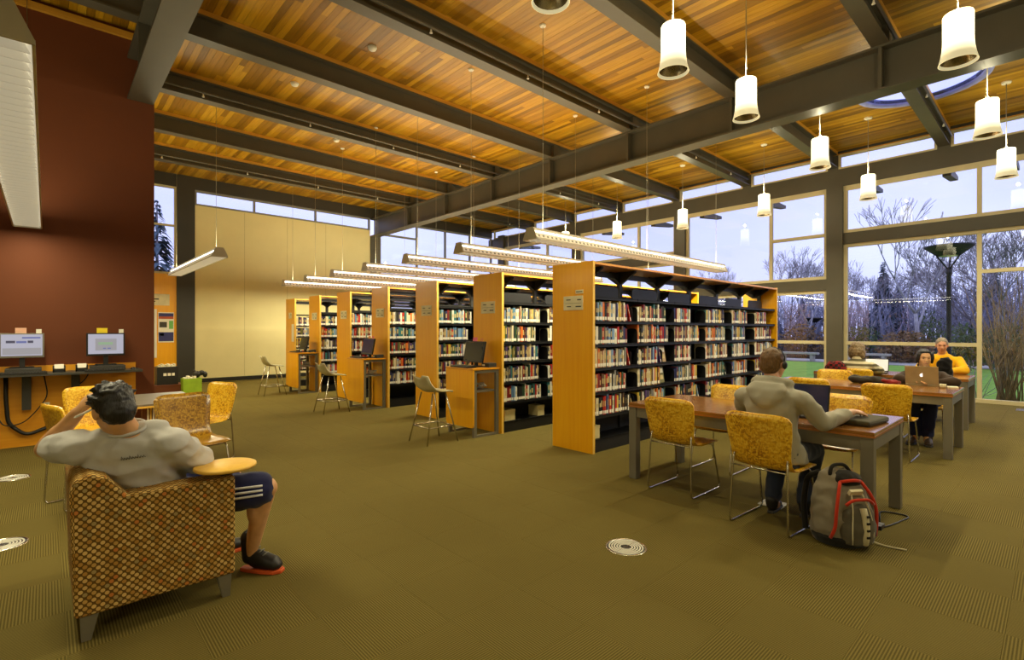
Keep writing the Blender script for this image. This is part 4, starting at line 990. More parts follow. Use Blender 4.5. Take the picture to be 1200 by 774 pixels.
# bare multi-stem shrub close to the glass
mb = MB(); rs = random.Random(17)
for k in range(46):
    a = rs.uniform(0, 2 * PI); l = Vector((math.cos(a) * rs.uniform(.1, .75), math.sin(a) * rs.uniform(.1, .75), rs.uniform(1.6, 3.0))); p = Vector((rs.gauss(0, .12), rs.gauss(0, .12), 0))
    m1 = p + l * .5 + Vector((rs.gauss(0, .07), rs.gauss(0, .07), .1)); mb.tube([p, m1, p + l], [.013, .009, .004], 4)
    for q in range(6):
        t0 = rs.uniform(.35, .95); s0 = p + l * t0; mb.tube([s0, s0 + Vector((rs.gauss(0, .16), rs.gauss(0, .16), rs.uniform(.15, .5)))], [.006, .002], 3)
o = mb.build('bare_shrub', plain('shrub_stems', srgb(158, 138, 104), .9, 0, .2, 6)); o.location = at(1180, 15.6); tag(o, 'many-stemmed bare shrub just outside the window wall', 'shrub')
mb = MB(); rs = random.Random(18)
for k in range(30):
    p = Vector((rs.gauss(0, .1), rs.gauss(0, .1), 0)); l = Vector((rs.gauss(0, .3), rs.gauss(0, .3), rs.uniform(.5, 1.1))); mb.tube([p, p + l], [.008, .003], 3)
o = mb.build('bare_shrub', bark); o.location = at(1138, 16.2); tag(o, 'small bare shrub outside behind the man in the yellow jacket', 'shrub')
# park lamp posts
def park_lamp(loc, h, label, k=1.0):
    t = thing('park_lamp', label, 'lamp', loc, 0, 'park lamp posts'); blk = MATS.get('lamp_black') or plain('lamp_black', srgb(26, 26, 32), .5)
    MB().lathe([(.16 * k, 0), (.16 * k, .12), (.10 * k, .3), (.075 * k, .5), (.065 * k, h - 1.0 * k), (.09 * k, h - .95 * k), (.09 * k, h - .8 * k)], (0, 0, 0), 14, 0, True).build('post', blk, t)
    for s in (-1, 0, 1):
        a = s * 2.1; d = Vector((math.cos(a), math.sin(a), 0)); MB().tube([Vector((0, 0, h - .85 * k)), d * .35 * k + Vector((0, 0, h - .35 * k)), d * .46 * k + Vector((0, 0, h - .1 * k))], .025 * k, 6).build('arm', blk, t)
    MB().lathe([(.30 * k, h - .36 * k), (.66 * k, h - .06 * k), (.70 * k, h), (.02, h + .05 * k)], (0, 0, 0), 28).build('head', blk, t)
    MB().lathe([(.02, h - .34 * k), (.29 * k, h - .345 * k)], (0, 0, 0), 24).build('lens', paper, t)
park_lamp(at(1112, 23), 4.62, 'black park lamp with a wide dish head outside the glass')
park_lamp(at(953, 38), 2.5, 'small far park lamp beyond the lawn by the steel column', .8)
park_lamp(at(966, 44), 2.6, 'smallest far park lamp close to the steel column', .8)
# pale benches and path furniture far off
for (px, X, lab) in [(1016, 31.5, 'pale concrete bench far across the lawn'), (935, 30.6, 'pale concrete bench by the far path near the column')]:
    t = thing('garden_bench', lab, 'bench', at(px, X), 0, 'benches across the lawn'); MB().box(-.25, .25, -1.0, 1.0, .38, .48).build('seat', path_m, t); MB().box(-.2, .2, -.8, -.65, 0, .38).build('leg', path_m, t); MB().box(-.2, .2, .65, .8, 0, .38).build('leg', path_m, t)
# ------------------------------------------------------------------ people : primitives merged into one continuous skin by voxel remeshing
from mathutils import noise as _nz
class Blob:
    def __init__(s): s.mb = MB()
    def ell(s, c, r, R=None, n=14):
        c = Vector(c); R = R or Matrix.Identity(3)
        s.mb.loft([[c + R @ Vector((r[0] * math.sin(a) * math.cos(2 * PI * k / n), r[1] * math.sin(a) * math.sin(2 * PI * k / n), r[2] * math.cos(a))) for k in range(n)] for a in [.04 + (PI - .08) * i / 9 for i in range(10)]], 0, True, True); return s
    def cone(s, p0, p1, r0, r1, n=12):
        p0, p1 = Vector(p0), Vector(p1); d = (p1 - p0); L = d.length; d = d.normalized(); u = d.orthogonal().normalized(); v = d.cross(u)
        st = []
        for a in (-.97, -.7, -.35, 0): st.append((p0 + d * r0 * a, r0 * math.sqrt(1 - a * a)))
        for t in (.33, .66): st.append((p0 + d * L * t, r0 + (r1 - r0) * t))
        for a in (0, .35, .7, .97): st.append((p1 + d * r1 * a, r1 * math.sqrt(1 - a * a)))
        s.mb.loft([[c + (u * math.cos(2 * PI * k / n) + v * math.sin(2 * PI * k / n)) * r for k in range(n)] for c, r in st], 0, True, True); return s
    def chain(s, pts, rs):
        for i in range(len(pts) - 1): s.cone(pts[i], pts[i + 1], rs[i], rs[i + 1])
        return s
    def tube_loft(s, rings, n=18):
        """rings: (centre, side half-vector, depth half-vector)"""
        out = []
        for c, u, v in rings:
            c, u, v = Vector(c), Vector(u), Vector(v); out.append([c + u * math.cos(2 * PI * k / n) + v * math.sin(2 * PI * k / n) for k in range(n)])
        s.mb.loft(out, 0, True, True); return s
    def build(s, name, mat, parent, vox=.01, smooth=4, wrinkle=0, wscale=9, seed=0, stretch=(1, 1, 1)):
        tmp = s.mb.build('tmp', mat); m = tmp.modifiers.new('r', 'REMESH'); m.mode = 'VOXEL'; m.voxel_size = vox; m.use_smooth_shade = True
        if smooth: q = tmp.modifiers.new('s', 'SMOOTH'); q.factor = .5; q.iterations = smooth
        dg = bpy.context.evaluated_depsgraph_get(); me = bpy.data.meshes.new_from_object(tmp.evaluated_get(dg)); me.name = name
        bpy.data.objects.remove(tmp)
        if wrinkle:
            off = Vector((seed * 3.1, seed * 1.7, seed))
            nn = [v.normal.copy() for v in me.vertices]
            for v, n in zip(me.vertices, nn):
                p = Vector((v.co.x * stretch[0], v.co.y * stretch[1], v.co.z * stretch[2])) * wscale + off
                k = 1 - abs(_nz.noise(p)) * 2; k2 = _nz.noise(p * 2.3)
                v.co += n * wrinkle * (k - .5 + .4 * k2)
        me.materials.clear(); me.materials.append(mat)
        for p in me.polygons: p.use_smooth = True
        o = bpy.data.objects.new(name, me); COL.objects.link(o); o.parent = parent; return o
def frame(f, up=(0, 0, 1)):
    f = Vector(f).normalized(); s = Vector(up).cross(f).normalized(); u = f.cross(s); return Matrix((f, s, u)).transposed()   # columns forward, left, up
def skin_mat(name, c):
    m, nt, P, N, L = _new(name); v = _map(N, L); f = _noise(N, L, v, 18, 4)
    L.new(_ramp(N, L, f, [(.3, mul(c, .9)), (.7, mul(c, 1.08))]), P.inputs['Base Color']); P.inputs['Roughness'].default_value = .5; P.inputs['Subsurface Weight'].default_value = .08; P.inputs['Subsurface Radius'].default_value = (.02, .008, .004)
    return m
def cloth(name, c, var=.1, sc=5, bs=260, b=.25):
    m, nt, P, N, L = _new(name); v = _map(N, L); f = _noise(N, L, v, sc, 4)
    L.new(_ramp(N, L, f, [(.3, mul(c, 1 - var)), (.7, mul(c, 1 + var))]), P.inputs['Base Color']); P.inputs['Roughness'].default_value = .9; P.inputs['Specular IOR Level'].default_value = .15; P.inputs['Sheen Weight'].default_value = .15
    _bump(N, L, P, _noise(N, L, v, bs, 2), b, .002); return m
def hair_mat(name, c1, c2, rot=(0, 0, 0)):
    m, nt, P, N, L = _new(name); v = _map(N, L, (60, 60, 10), rot); f = _noise(N, L, v, 2, 5, .6)
    L.new(_ramp(N, L, f, [(.3, c1), (.7, c2)]), P.inputs['Base Color']); P.inputs['Roughness'].default_value = .45; _bump(N, L, P, f, .6, .006); return m
def head(b, c, F, s=1.0):
    """F: frame (forward,left,up). adds skull, jaw, face features and ears to blob b"""
    c = Vector(c); T = lambda x, y, z: c + F @ Vector((x * s, y * s, z * s))
    b.ell(T(-.012, 0, .025), (.098 * s, .076 * s, .092 * s), F); b.ell(T(.022, 0, -.03), (.068 * s, .064 * s, .085 * s), F); b.ell(T(.04, 0, -.082), (.042 * s, .042 * s, .034 * s), F)
    b.cone(T(.082, 0, .018), T(.104, 0, -.022), .008 * s, .0135 * s); b.ell(T(.094, 0, -.026), (.014 * s, .017 * s, .010 * s), F)   # nose
    b.ell(T(.078, 0, .032), (.014 * s, .05 * s, .010 * s), F)                                                                        # brow
    b.ell(T(.086, 0, -.054), (.012 * s, .024 * s, .009 * s), F); b.ell(T(.06, .04, -.02), (.022 * s, .02 * s, .025 * s), F); b.ell(T(.06, -.04, -.02), (.022 * s, .02 * s, .025 * s), F)
    for q in (-1, 1): b.ell(T(-.012, q * .078, -.005), (.020 * s, .009 * s, .032 * s), F)
    return T
def face_bits(T, F, parent, s=1.0):
    dark = MATS.get('eye_dark') or plain('eye_dark', srgb(30, 22, 18), .3); lip = MATS.get('lip_tone') or plain('lip_tone', srgb(150, 84, 70), .5)
    for q in (-1, 1):
        Blob().ell(T(.0785, q * .031, .012), (.006 * s, .010 * s, .0045 * s), F, 10).mb.build('eye', dark, parent)
        Blob().ell(T(.0865, q * .031, .034), (.004 * s, .016 * s, .0028 * s), F, 10).mb.build('eyebrow', dark, parent)
    Blob().ell(T(.0945, 0, -.056), (.005 * s, .021 * s, .0045 * s), F, 10).mb.build('mouth', lip, parent)
def hand(b, wrist, d, n, side, curl=.5, s=1.0, spread=.12):
    """wrist point, direction of fingers d, back-of-hand normal n, side=+1 if the thumb lies on d x n side"""
    d = Vector(d).normalized(); n = Vector(n); n = (n - d * n.dot(d)).normalized(); l = d.cross(n).normalized() * side; w = Vector(wrist)
    P = lambda a, c, e: w + (d * a + l * c + n * e) * s
    b.tube_loft([(P(-.01, 0, 0), l * .026 * s, n * .019 * s), (P(.03, .002, .002), l * .036 * s, n * .017 * s), (P(.075, 0, .002), l * .041 * s, n * .014 * s), (P(.092, 0, 0), l * .036 * s, n * .010 * s)], 14)
    for i, (c, L) in enumerate(((.030, .072), (.0105, .082), (-.0095, .076), (-.029, .060))):
        p = P(.085, c, 0); a = (1.5 - i) * spread; dd = (d + l * a * .6).normalized(); c1 = curl * .55; c2 = curl * 1.25
        d1 = (dd * math.cos(c1) - n * math.sin(c1)); d2 = (dd * math.cos(c2) - n * math.sin(c2)); p1 = p + d1 * L * .5 * s; p2 = p1 + d2 * L * .5 * s
        b.cone(p, p1, .0098 * s, .0088 * s, 8); b.cone(p1, p2, .0088 * s, .0072 * s, 8)
    p = P(.018, .028, -.004); d1 = (d * .62 + l * .78 - n * .2).normalized(); p1 = p + d1 * .038 * s; d2 = (d * .9 + l * .35 - n * .35).normalized(); p2 = p1 + d2 * .032 * s
    b.cone(p, p1, .0135 * s, .0105 * s, 8); b.cone(p1, p2, .0105 * s, .0085 * s, 8)
def shoe(parent, heel, d, mat, sole, name='shoe', L=.27, hi=.10, tall=1.0):
    d = Vector(d).normalized(); h = Vector(heel); F = frame(d); T = lambda x, y, z: h + F @ Vector((x, y, z))
    T0 = T; T = lambda x, y, z: T0(x, y, z * tall)
    b = Blob(); b.tube_loft([(T(.035, 0, .055), F @ Vector((0, .034, 0)), F @ Vector((-.034, 0, .035 * tall))), (T(.09, 0, .055), F @ Vector((0, .038, 0)), F @ Vector((0, 0, .045 * tall))), (T(.16, 0, .045), F @ Vector((0, .044, 0)), F @ Vector((0, 0, .036 * tall))), (T(.22, 0, .036), F @ Vector((0, .043, 0)), F @ Vector((0, 0, .03 * tall))), (T(L - .012, 0, .03), F @ Vector((0, .026, 0)), F @ Vector((0, 0, .014)))], 14)
    b.cone(T(.05, 0, .06), T0(.048, 0, hi), .044, .05)
    o = b.build(name, mat, parent, .008, 3)
    pts = [(T(x, y, 0)) for x, y in ((.0, -.022), (.0, .022), (.06, .034), (.15, .044), (.22, .046), (L, .02), (L, -.02), (.22, -.046), (.15, -.044), (.06, -.034))]; n = len(pts)
    up = Vector((0, 0, .022)); MB().add([p for p in pts] + [p + up for p in pts], [tuple(range(n))[::-1], tuple(range(n, 2 * n))] + [(k, (k + 1) % n, n + (k + 1) % n, n + k) for k in range(n)]).build('sole', sole, o, .005)
    return o, T

def seated(loc, rz, label, skin, hair, tops, top_mat, leg_mat, sh_mat, pose, group=None):
    """pose in local coords, facing +x, origin on the floor below the pelvis"""
    t = thing('person', label, 'person', loc, rz)
    neck = Vector(pose['neck']); hc = Vector(pose['head']); F = frame(pose.get('look', (1, 0, 0)), pose.get('up', (0, 0, 1))); s = pose.get('hs', 1.0); sw = pose.get('sw', .19)
    pel = Vector((0, 0, .53)); ax = (neck - pel).normalized(); side = Vector((0, 1, 0)); fw = side.cross(ax).normalized()
    tor = lambda k: [(pel - ax * .06, side * (.16 + k), fw * (.115 + k)), (pel + ax * .05, side * (.165 + k), fw * (.12 + k)), (pel.lerp(neck, .42), side * (.145 + k), fw * (.105 + k)), (pel.lerp(neck, .68), side * (.17 + k), fw * (.115 + k)), (pel.lerp(neck, .84), side * (sw - .015 + k), fw * (.10 + k)), (pel.lerp(neck, .93), side * (sw - .07 + k), fw * (.08 + k)), (pel.lerp(neck, .985), side * (.07 + k), fw * (.058 + k))]
    shl = neck - ax * .105
    b = Blob(); b.tube_loft(tor(0)); b.cone(neck - ax * .04, hc + F @ Vector((-.02, 0, -.06)), .056, .052); T = head(b, hc, F, s)
    arms = []
    for q, nm in ((1, 'L'), (-1, 'R')):
        S0 = shl + side * q * sw; E = Vector(pose['elbow' + nm]); Wr = Vector(pose['wrist' + nm]); arms.append((S0, E, Wr))
        b.chain([S0, E, Wr], [.048, .040, .027]); d = pose.get('dir' + nm, Wr - E); hand(b, Wr + (Wr - E).normalized() * .012, d, pose.get('nrm' + nm, (0, 0, 1)), -q, pose.get('curl' + nm, .5), pose.get('handscale', 1.0))
        K = Vector(pose.get('knee' + nm, (.43, q * .11, .50))); A = Vector(pose.get('ankle' + nm, (.40, q * .11, .10))); H = Vector((0, q * .095, .53)); b.chain([H, K, A], [.085, .058, .042]); b.cone(A, A + Vector((.06, 0, -.05)), .04, .035)
    body = b.build('body', skin, t, .0075, 5)
    face_bits(T, F, t, s)
    c = Blob(); k = pose.get('ease', .018); c.tube_loft(tor(k))
    for (S0, E, Wr) in arms: c.chain([S0 - side * 0, E, E.lerp(Wr, pose.get('slv', .88))], [.058 + k * .5, .052 + k * .5, .040 + k * .4]); c.cone(neck - ax * .055, S0, .05 + k * .5, .05 + k * .5)
    if tops: tops(c, neck, ax, fw, side, shl)
    shirt = c.build('top', top_mat, t, .012, 4, pose.get('wr', .012), pose.get('ws', 8), sum(map(ord, label)) % 17)
    c = Blob(); c.tube_loft([(pel - ax * .09, side * .178, fw * .14), (pel, side * .18, fw * .142), (pel + ax * .05, side * .172, fw * .13)])
    for q, nm in ((1, 'L'), (-1, 'R')):
        K = Vector(pose.get('knee' + nm, (.43, q * .11, .50))); A = Vector(pose.get('ankle' + nm, (.40, q * .11, .10))); c.chain([(0, q * .095, .53), K, K.lerp(A, .93)], [.10, .075, .062])
    c.build('trousers', leg_mat, t, .012, 4, .008, 9, 4)
    for q, nm in ((1, 'L'), (-1, 'R')):
        A = Vector(pose.get('ankle' + nm, (.40, q * .11, .10))); shoe(t, (A.x - .05, A.y, 0), (1, q * .15, 0), sh_mat, charcoal)
    hb = Blob(); hair[1](hb, T, F, s); hb.build('hair', hair[0], t, .008, 2, hair[2], 30, 3)
    return t, T, F, shirt
def hair_short(b, T, F, s):
    b.ell(T(-.022, 0, .034), (.098 * s, .083 * s, .096 * s), F); b.ell(T(-.05, 0, -.01), (.065 * s, .078 * s, .075 * s), F)
def hair_bob(b, T, F, s):
    b.ell(T(-.02, 0, .05), (.115 * s, .105 * s, .10 * s), F); b.ell(T(-.055, 0, -.02), (.09 * s, .12 * s, .11 * s), F); b.ell(T(-.03, .075, -.05), (.06, .05, .09), F); b.ell(T(-.03, -.075, -.05), (.06, .05, .09), F)
def hair_tied(b, T, F, s):
    b.ell(T(-.030, 0, .040), (.098 * s, .086 * s, .094 * s), F); b.ell(T(.02, 0, .098), (.05, .06, .022), F); b.ell(T(-.06, 0, -.02), (.06 * s, .08 * s, .09 * s), F)
    for q in (-1, 1): b.chain([T(.035, q * .072, .06), T(.025, q * .083, .0), T(-.01, q * .085, -.06)], [.022, .02, .014])
    b.cone(T(-.10, 0, -.02), T(-.12, 0, -.16), .03, .018)
skin1 = skin_mat('skin_warm', srgb(214, 158, 116)); skin2 = skin_mat('skin_light', srgb(222, 172, 138)); skin3 = skin_mat('skin_rosy', srgb(216, 158, 128)); skin4 = skin_mat('skin_olive', srgb(206, 156, 108))
hoodie_m = cloth('hoodie_fleece', srgb(162, 157, 140), .08); jeans_m = cloth('dark_jeans', srgb(48, 54, 72)); black_sh = plain('black_shoe', srgb(28, 26, 26), .5); grey_tr = cloth('grey_trousers', srgb(86, 80, 66))
brown_hair = hair_mat('short_brown_hair', srgb(74, 50, 22), srgb(120, 84, 40)); black_hair = hair_mat('black_hair', srgb(10, 9, 9), srgb(34, 30, 27), (.6, .2, 0)); grey_hair = hair_mat('grey_hair', srgb(110, 98, 80), srgb(168, 152, 126)); ash_hair = hair_mat('ash_brown_hair', srgb(92, 74, 50), srgb(158, 134, 100))
# -- man in the grey hoodie (chair at the first table)
def hood(c, neck, ax, fw, side, shl):
    for a in [PI * i / 10 for i in range(11)]:
        p = neck + fw * (-.075 * math.sin(a) + .03) + side * (.115 * math.cos(a)) + ax * (.012 + .015 * math.sin(a)); c.ell(p, (.042, .042, .036))
    c.tube_loft([(neck - fw * .075 + ax * .01, side * .12, fw * .05), (neck - fw * .105 - ax * .04, side * .15, fw * .055), (neck - fw * .125 - ax * .10, side * .125, fw * .05), (neck - fw * .13 - ax * .15, side * .07, fw * .04), (neck - fw * .12 - ax * .18, side * .03, fw * .02)])
    c.tube_loft([((.055, 0, .47), (0, .235, 0), (.155, 0, 0)), ((.03, 0, .60), (0, .20, 0), (.145, 0, 0))])
man, T, F, _ = seated((4.03, 1.47, 0), 0, 'man with short brown hair in a grey hoodie working at a laptop', skin2, (brown_hair, hair_short, .004), hood, hoodie_m, jeans_m, black_sh,
    dict(neck=(.03, .02, 1.04), head=(.095, .03, 1.185), look=(1, -.22, -.12), sw=.205, ease=.028, elbowR=(.12, -.30, .78), wristR=(.46, -.40, .828), dirR=(1, -.18, -.10), curlR=.45, elbowL=(.18, .30, .82), wristL=(.46, .16, .79), dirL=(1, -.2, -.05), wr=.010, ws=7, slv=.72,
         kneeR=(.46, -.14, .50), ankleR=(.30, -.12, .10), kneeL=(.46, .12, .50), ankleL=(.22, .08, .10)))
mb = MB(); mb.tube([T(-.012, .09, .0), T(-.012, .092, .06), T(-.012, .06, .115), T(-.012, 0, .132), T(-.012, -.06, .115), T(-.012, -.092, .06), T(-.012, -.09, 0)], .005, 6)
mb.build('headband', black_pl, man)
for q in (-1, 1): Blob().ell(T(-.012, q * .098, -.002), (.026, .013, .03), F).mb.build('ear_cup', black_pl, man)
# -- woman with the silver laptop
brown_jk = cloth('dark_brown_jacket', srgb(58, 42, 28)); dk_tr = cloth('dark_trousers', srgb(34, 30, 30)); boots = plain('brown_boot', srgb(58, 42, 32), .5)
def collar(c, neck, ax, fw, side, shl): c.cone(neck + ax * .0 - fw * .02, neck + ax * .015 - fw * .02, .075, .07)
seated((8.70, 1.24, 0), PI, 'woman with black tied hair in a dark brown jacket behind the silver laptop', skin4, (black_hair, hair_tied, .003), collar, brown_jk, cloth('navy_skirt', srgb(36, 42, 84)), boots,
    dict(neck=(.09, 0, .945), head=(.15, .02, 1.075), look=(1, .38, -.12), sw=.175, ease=.02, hs=.95, handscale=.88, elbowR=(.28, -.235, .79), wristR=(.42, -.03, .80), dirR=(.6, 1, -.1), elbowL=(.25, .335, .785), wristL=(.36, .15, .785), dirL=(.7, -1, -.05), wr=.012,
         kneeL=(.42, .12, .5), kneeR=(.42, -.06, .5), ankleL=(.5, .1, .1), ankleR=(.5, -.02, .1)))
# -- man in the yellow jacket
yel_jk = cloth('yellow_jacket', srgb(236, 178, 20), .06)
seated((11.0, 1.33, 0), PI, 'grey-haired man in a bright yellow jacket by the window', skin3, (grey_hair, hair_short, .004), collar, yel_jk, grey_tr, black_sh,
    dict(neck=(.05, 0, 1.05), head=(.11, 0, 1.195), look=(1, .15, -.25), sw=.20, ease=.035, elbowR=(.24, -.27, .80), wristR=(.44, -.08, .79), dirR=(.7, .6, -.1), elbowL=(.22, .29, .80), wristL=(.42, .12, .79), dirL=(.7, -.6, -.05), wr=.010, ws=6))
# -- woman in the striped top, seen from behind
def stripe_mat():
    m, nt, P, N, L = _new('striped_knit'); v = _map(N, L); w_ = N.new('ShaderNodeTexWave'); w_.bands_direction = 'Z'; w_.inputs['Scale'].default_value = 4.2; w_.inputs['Distortion'].default_value = .4; L.new(v, w_.inputs['Vector'])
    L.new(_ramp(N, L, w_.outputs['Fac'], [(.42, srgb(92, 86, 62)), (.55, srgb(206, 196, 164))]), P.inputs['Base Color']); P.inputs['Roughness'].default_value = .9; return m
seated((9.50, 2.20, 0), 0, 'woman with ash-brown hair in a striped top facing the window', skin2, (ash_hair, hair_bob, .008), collar, stripe_mat(), dk_tr, black_sh,
    dict(neck=(.03, 0, .985), head=(.07, 0, 1.12), look=(1, -.25, -.1), sw=.175, ease=.025, hs=.96, elbowR=(.22, -.26, .80), wristR=(.44, -.12, .795), elbowL=(.22, .26, .80), wristL=(.44, .1, .795), wr=.01))
# -- man in the armchair (world coordinates, twisted, leaning on the back corner)
def armchair_man():
    t = thing('person', 'man in a grey t-shirt and navy shorts slouched in the dotted armchair', 'person', (0, 0, 0))
    V = Vector
    f = V((.30, .95, 0)).normalized(); s = V((f.y, -f.x, 0))        # s: his right
    pel = V((.40, 3.40, .50)); neck = V((.300, 3.20, .945)); hc = V((.25, 3.205, 1.045)); ax = (neck - pel).normalized(); fw = (f - ax * f.dot(ax)).normalized(); s = fw.cross(ax).normalized()
    F = frame((-.15, .93, -.42), (-.12, .1, 1))
    tor = lambda k: [(pel - ax * .06, s * (.175 + k), fw * (.13 + k)), (pel + ax * .08, s * (.19 + k), fw * (.15 + k)), (pel.lerp(neck, .45), s * (.185 + k), fw * (.14 + k)), (pel.lerp(neck, .70), s * (.195 + k), fw * (.135 + k)), (pel.lerp(neck, .90), s * (.165 + k), fw * (.10 + k)), (pel.lerp(neck, 1.0), s * (.085 + k), fw * (.065 + k))]
    SR, SL = V((.475, 3.14, .862)), V((.125, 3.27, .872)); ER, EL = V((.655, 3.32, .69)), V((.0, 3.50, .845)); WR, WL = V((.60, 3.56, .70)), V((.118, 3.345, 1.035))
    b = Blob(); b.tube_loft(tor(0)); b.cone(neck - ax * .03, hc + F @ V((-.03, 0, -.05)), .064, .06); T = head(b, hc, F, 1.06)
    b.chain([SR, ER, WR], [.056, .046, .03]); b.chain([SL, EL, WL], [.056, .048, .031]); b.cone(EL.lerp(WL, .1), EL.lerp(WL, .45), .05, .045)
    hand(b, WL + (WL - EL).normalized() * .01, (.45, -.30, .55), (-.55, -.45, .45), -1, 1.0, 1.0); hand(b, WR, (-.2, 1, -.1), (0, 0, 1), -1, .4)
    HR, KR, AR = V((.50, 3.36, .50)), V((.955, 3.185, .515)), V((.905, 3.305, .10)); HL, KL, AL = V((.42, 3.52, .50)), V((.86, 3.58, .52)), V((.82, 3.62, .10))
    b.chain([HR, KR], [.10, .066]); b.cone(KR, AR, .062, .038); b.ell(KR.lerp(AR, .3) + V((-.02, .01, 0)), (.058, .055, .11)); b.chain([HL, KL], [.10, .066]); b.cone(KL, AL, .062, .038); b.ell(KL.lerp(AL, .3) + V((-.02, .01, 0)), (.056, .054, .11))
    b.build('body', skin4, t, .0075, 5)
    face_bits(T, F, t, 1.06)
    tee = cloth('grey_tshirt', srgb(188, 186, 182), .05)
    c = Blob(); c.tube_loft(tor(.016)); c.chain([SR, SR.lerp(ER, .82)], [.085, .083]); c.chain([SL, SL.lerp(EL, .62)], [.085, .082]); c.cone(neck - s * .11 - ax * .05, neck + s * .11 - ax * .05, .075, .075)
    sh = c.build('t_shirt', tee, t, .010, 3, .014, 6.5, 2, (1, 1, 1.7))
    # collar ring and the small script print below it
    pts = [neck + s * (.082 * math.cos(a)) + fw * (.066 * math.sin(a)) + ax * .012 for a in [2 * PI * i / 20 for i in range(20)]]; MB().tube(pts, .010, 6, 0, True).build('collar', tee, sh)
    mb = MB(); q0 = neck - fw * .132 - ax * .085 + s * .03
    for i in range(9):
        x = (-.045 + i * .011); mb.tube([q0 + s * x, q0 + s * (x + .004) + ax * (.012 if i % 3 else .022), q0 + s * (x + .008) + ax * .002, q0 + s * (x + .011)], .0016, 4)
    mb.build('back_print', ink, sh)
    navy = cloth('navy_shorts', srgb(34, 36, 72)); c = Blob(); c.tube_loft([(pel - ax * .09, s * .19, fw * .155), (pel + ax * .04, s * .2, fw * .16)]); c.chain([HR, HR.lerp(KR, .9)], [.125, .105]); c.chain([HL, HL.lerp(KL, .9)], [.125, .105])
    so = c.build('shorts', navy, t, .012, 4, .010, 8, 5)
    stripe = cloth('white_stripe', srgb(216, 216, 220)); d = (KR - HR).normalized(); u = V((0, 0, 1)); u = (u - d * u.dot(d)).normalized(); w_ = d.cross(u)
    sg = 1 if w_.y < 0 else -1
    for a in (-.05, .18, .41):
        pts = [HR.lerp(KR, q) + (w_ * sg * math.cos(a) + u * math.sin(a)) * (.128 - .022 * q + .004) for q in (.3, .45, .6, .75, .9, .985)]; MB().tube(pts, .0065, 6).build('side_stripe', stripe, so)
    sole = plain('orange_sole', srgb(214, 88, 34), .6)
    o, TT = shoe(t, (.87, 3.35, 0), (.66, -.75, 0), black_sh, sole, 'shoe', .262, .20, 1.4)
    lace = plain('lace_grey', srgb(120, 120, 112), .7)
    for k in range(3): MB().tube([TT(.10 + .025 * k, -.028, .098 - .012 * k), TT(.112 + .025 * k, 0, .106 - .012 * k), TT(.10 + .025 * k, .028, .098 - .012 * k)], .004, 5).build('lace', lace, o)
    shoe(t, (.77, 3.63, 0), (.9, .3, 0), black_sh, sole, 'shoe', .275, .13)
    hb = Blob(); hb.ell(T(-.026, 0, .036), (.106, .087, .102), F); hb.ell(T(-.058, 0, -.012), (.068, .079, .080), F); hb.ell(T(.04, .01, .098), (.05, .05, .024), F)
    rr = random.Random(4)
    for k in range(60):
        a = rr.uniform(0, 2 * PI); e = rr.uniform(.1, 1.2); p = T(-.026 + .1 * math.cos(a) * math.cos(e), .09 * math.sin(a) * math.cos(e), .038 + .1 * math.sin(e)); dr = (p - T(-.026, 0, .02)).normalized() * .4 + F @ V((.6, .6, .25)); hb.cone(p, p + dr.normalized() * .015, .010, .004, 6)
    hb.build('hair', black_hair, t, .007, 1, .004, 34, 3)
    # pen
    pn = MB().tube([WL + V((-.01, -.05, -.015)), WL + V((.075, -.065, .03))], .0055, 8).tube([WL + V((-.018, -.048, -.019)), WL + V((-.01, -.05, -.015))], [.001, .005], 8).build('pen', paper); tag(pn, 'white pen held in the hand of the man in the armchair', 'pen')
armchair_man()
# ------------------------------------------------------------------ things on and under the tables
alu_m = plain('brushed_aluminium', srgb(176, 160, 122), .35, .5); kb_m = plain('laptop_keys', srgb(36, 36, 38), .5)
def laptop(loc, rz, label, body, scr, W=.34, D=.235, ang=1.9, logo=None):
    """hinge along local y, keyboard side towards local -x, screen faces -x"""
    t = thing('laptop', label, 'laptop', loc, rz)
    base = MB().prism(rrect(-D, 0, -W / 2, W / 2, .012), 'z', 0, .016).build('base', body, t, .002)
    mb = MB()
    for r in range(5):
        for k in range(13): mb.box(-.03 - r * .019 - .016, -.03 - r * .019, -W / 2 + .025 + k * (W - .05) / 13, -W / 2 + .025 + (k + .85) * (W - .05) / 13, .016, .018)
    tag(mb.build('key', kb_m, base), kind='stuff')
    MB().box(-D + .012, -D + .07, -.045, .045, .016, .0165).build('touchpad', charcoal, base)
    R = Matrix.Rotation(ang - PI / 2, 3, 'Y'); c = Vector((0, 0, .018)) + R @ Vector((0, 0, D / 2))
    MB().obox(c, (.009, W, D), R).build('lid', body, t, .003)
    MB().obox(c + R @ Vector((-.0052, 0, .003)), (.0012, W - .024, D - .03), R).build('screen', scr, t)
    if logo:
        # fruit-shaped emblem lit in the lid, with a leaf and a bite
        pts = []
        for i in range(28):
            a = 2 * PI * i / 28; r = .019 * (1 - .10 * math.cos(2 * a) + .05 * math.sin(a)); u, v = r * math.cos(a), r * math.sin(a)
            if abs(a - .15) < .38 or abs(a - .15 - 2 * PI) < .38: u -= .007
            if abs(a - PI / 2) < .2: v -= .004
            pts.append((u, v))
        lo = logo
        vs = [c + R @ Vector((.0052, u, v)) for u, v in pts]; MB().add(vs, [tuple(range(len(vs)))]).build('emblem', lo, t)
        leaf = [(0, .019), (.004, .027), (.011, .031), (.008, .022)]; MB().add([c + R @ Vector((.0052, u, v)) for u, v in leaf], [(0, 1, 2, 3)]).build('emblem', lo, t)
    return t
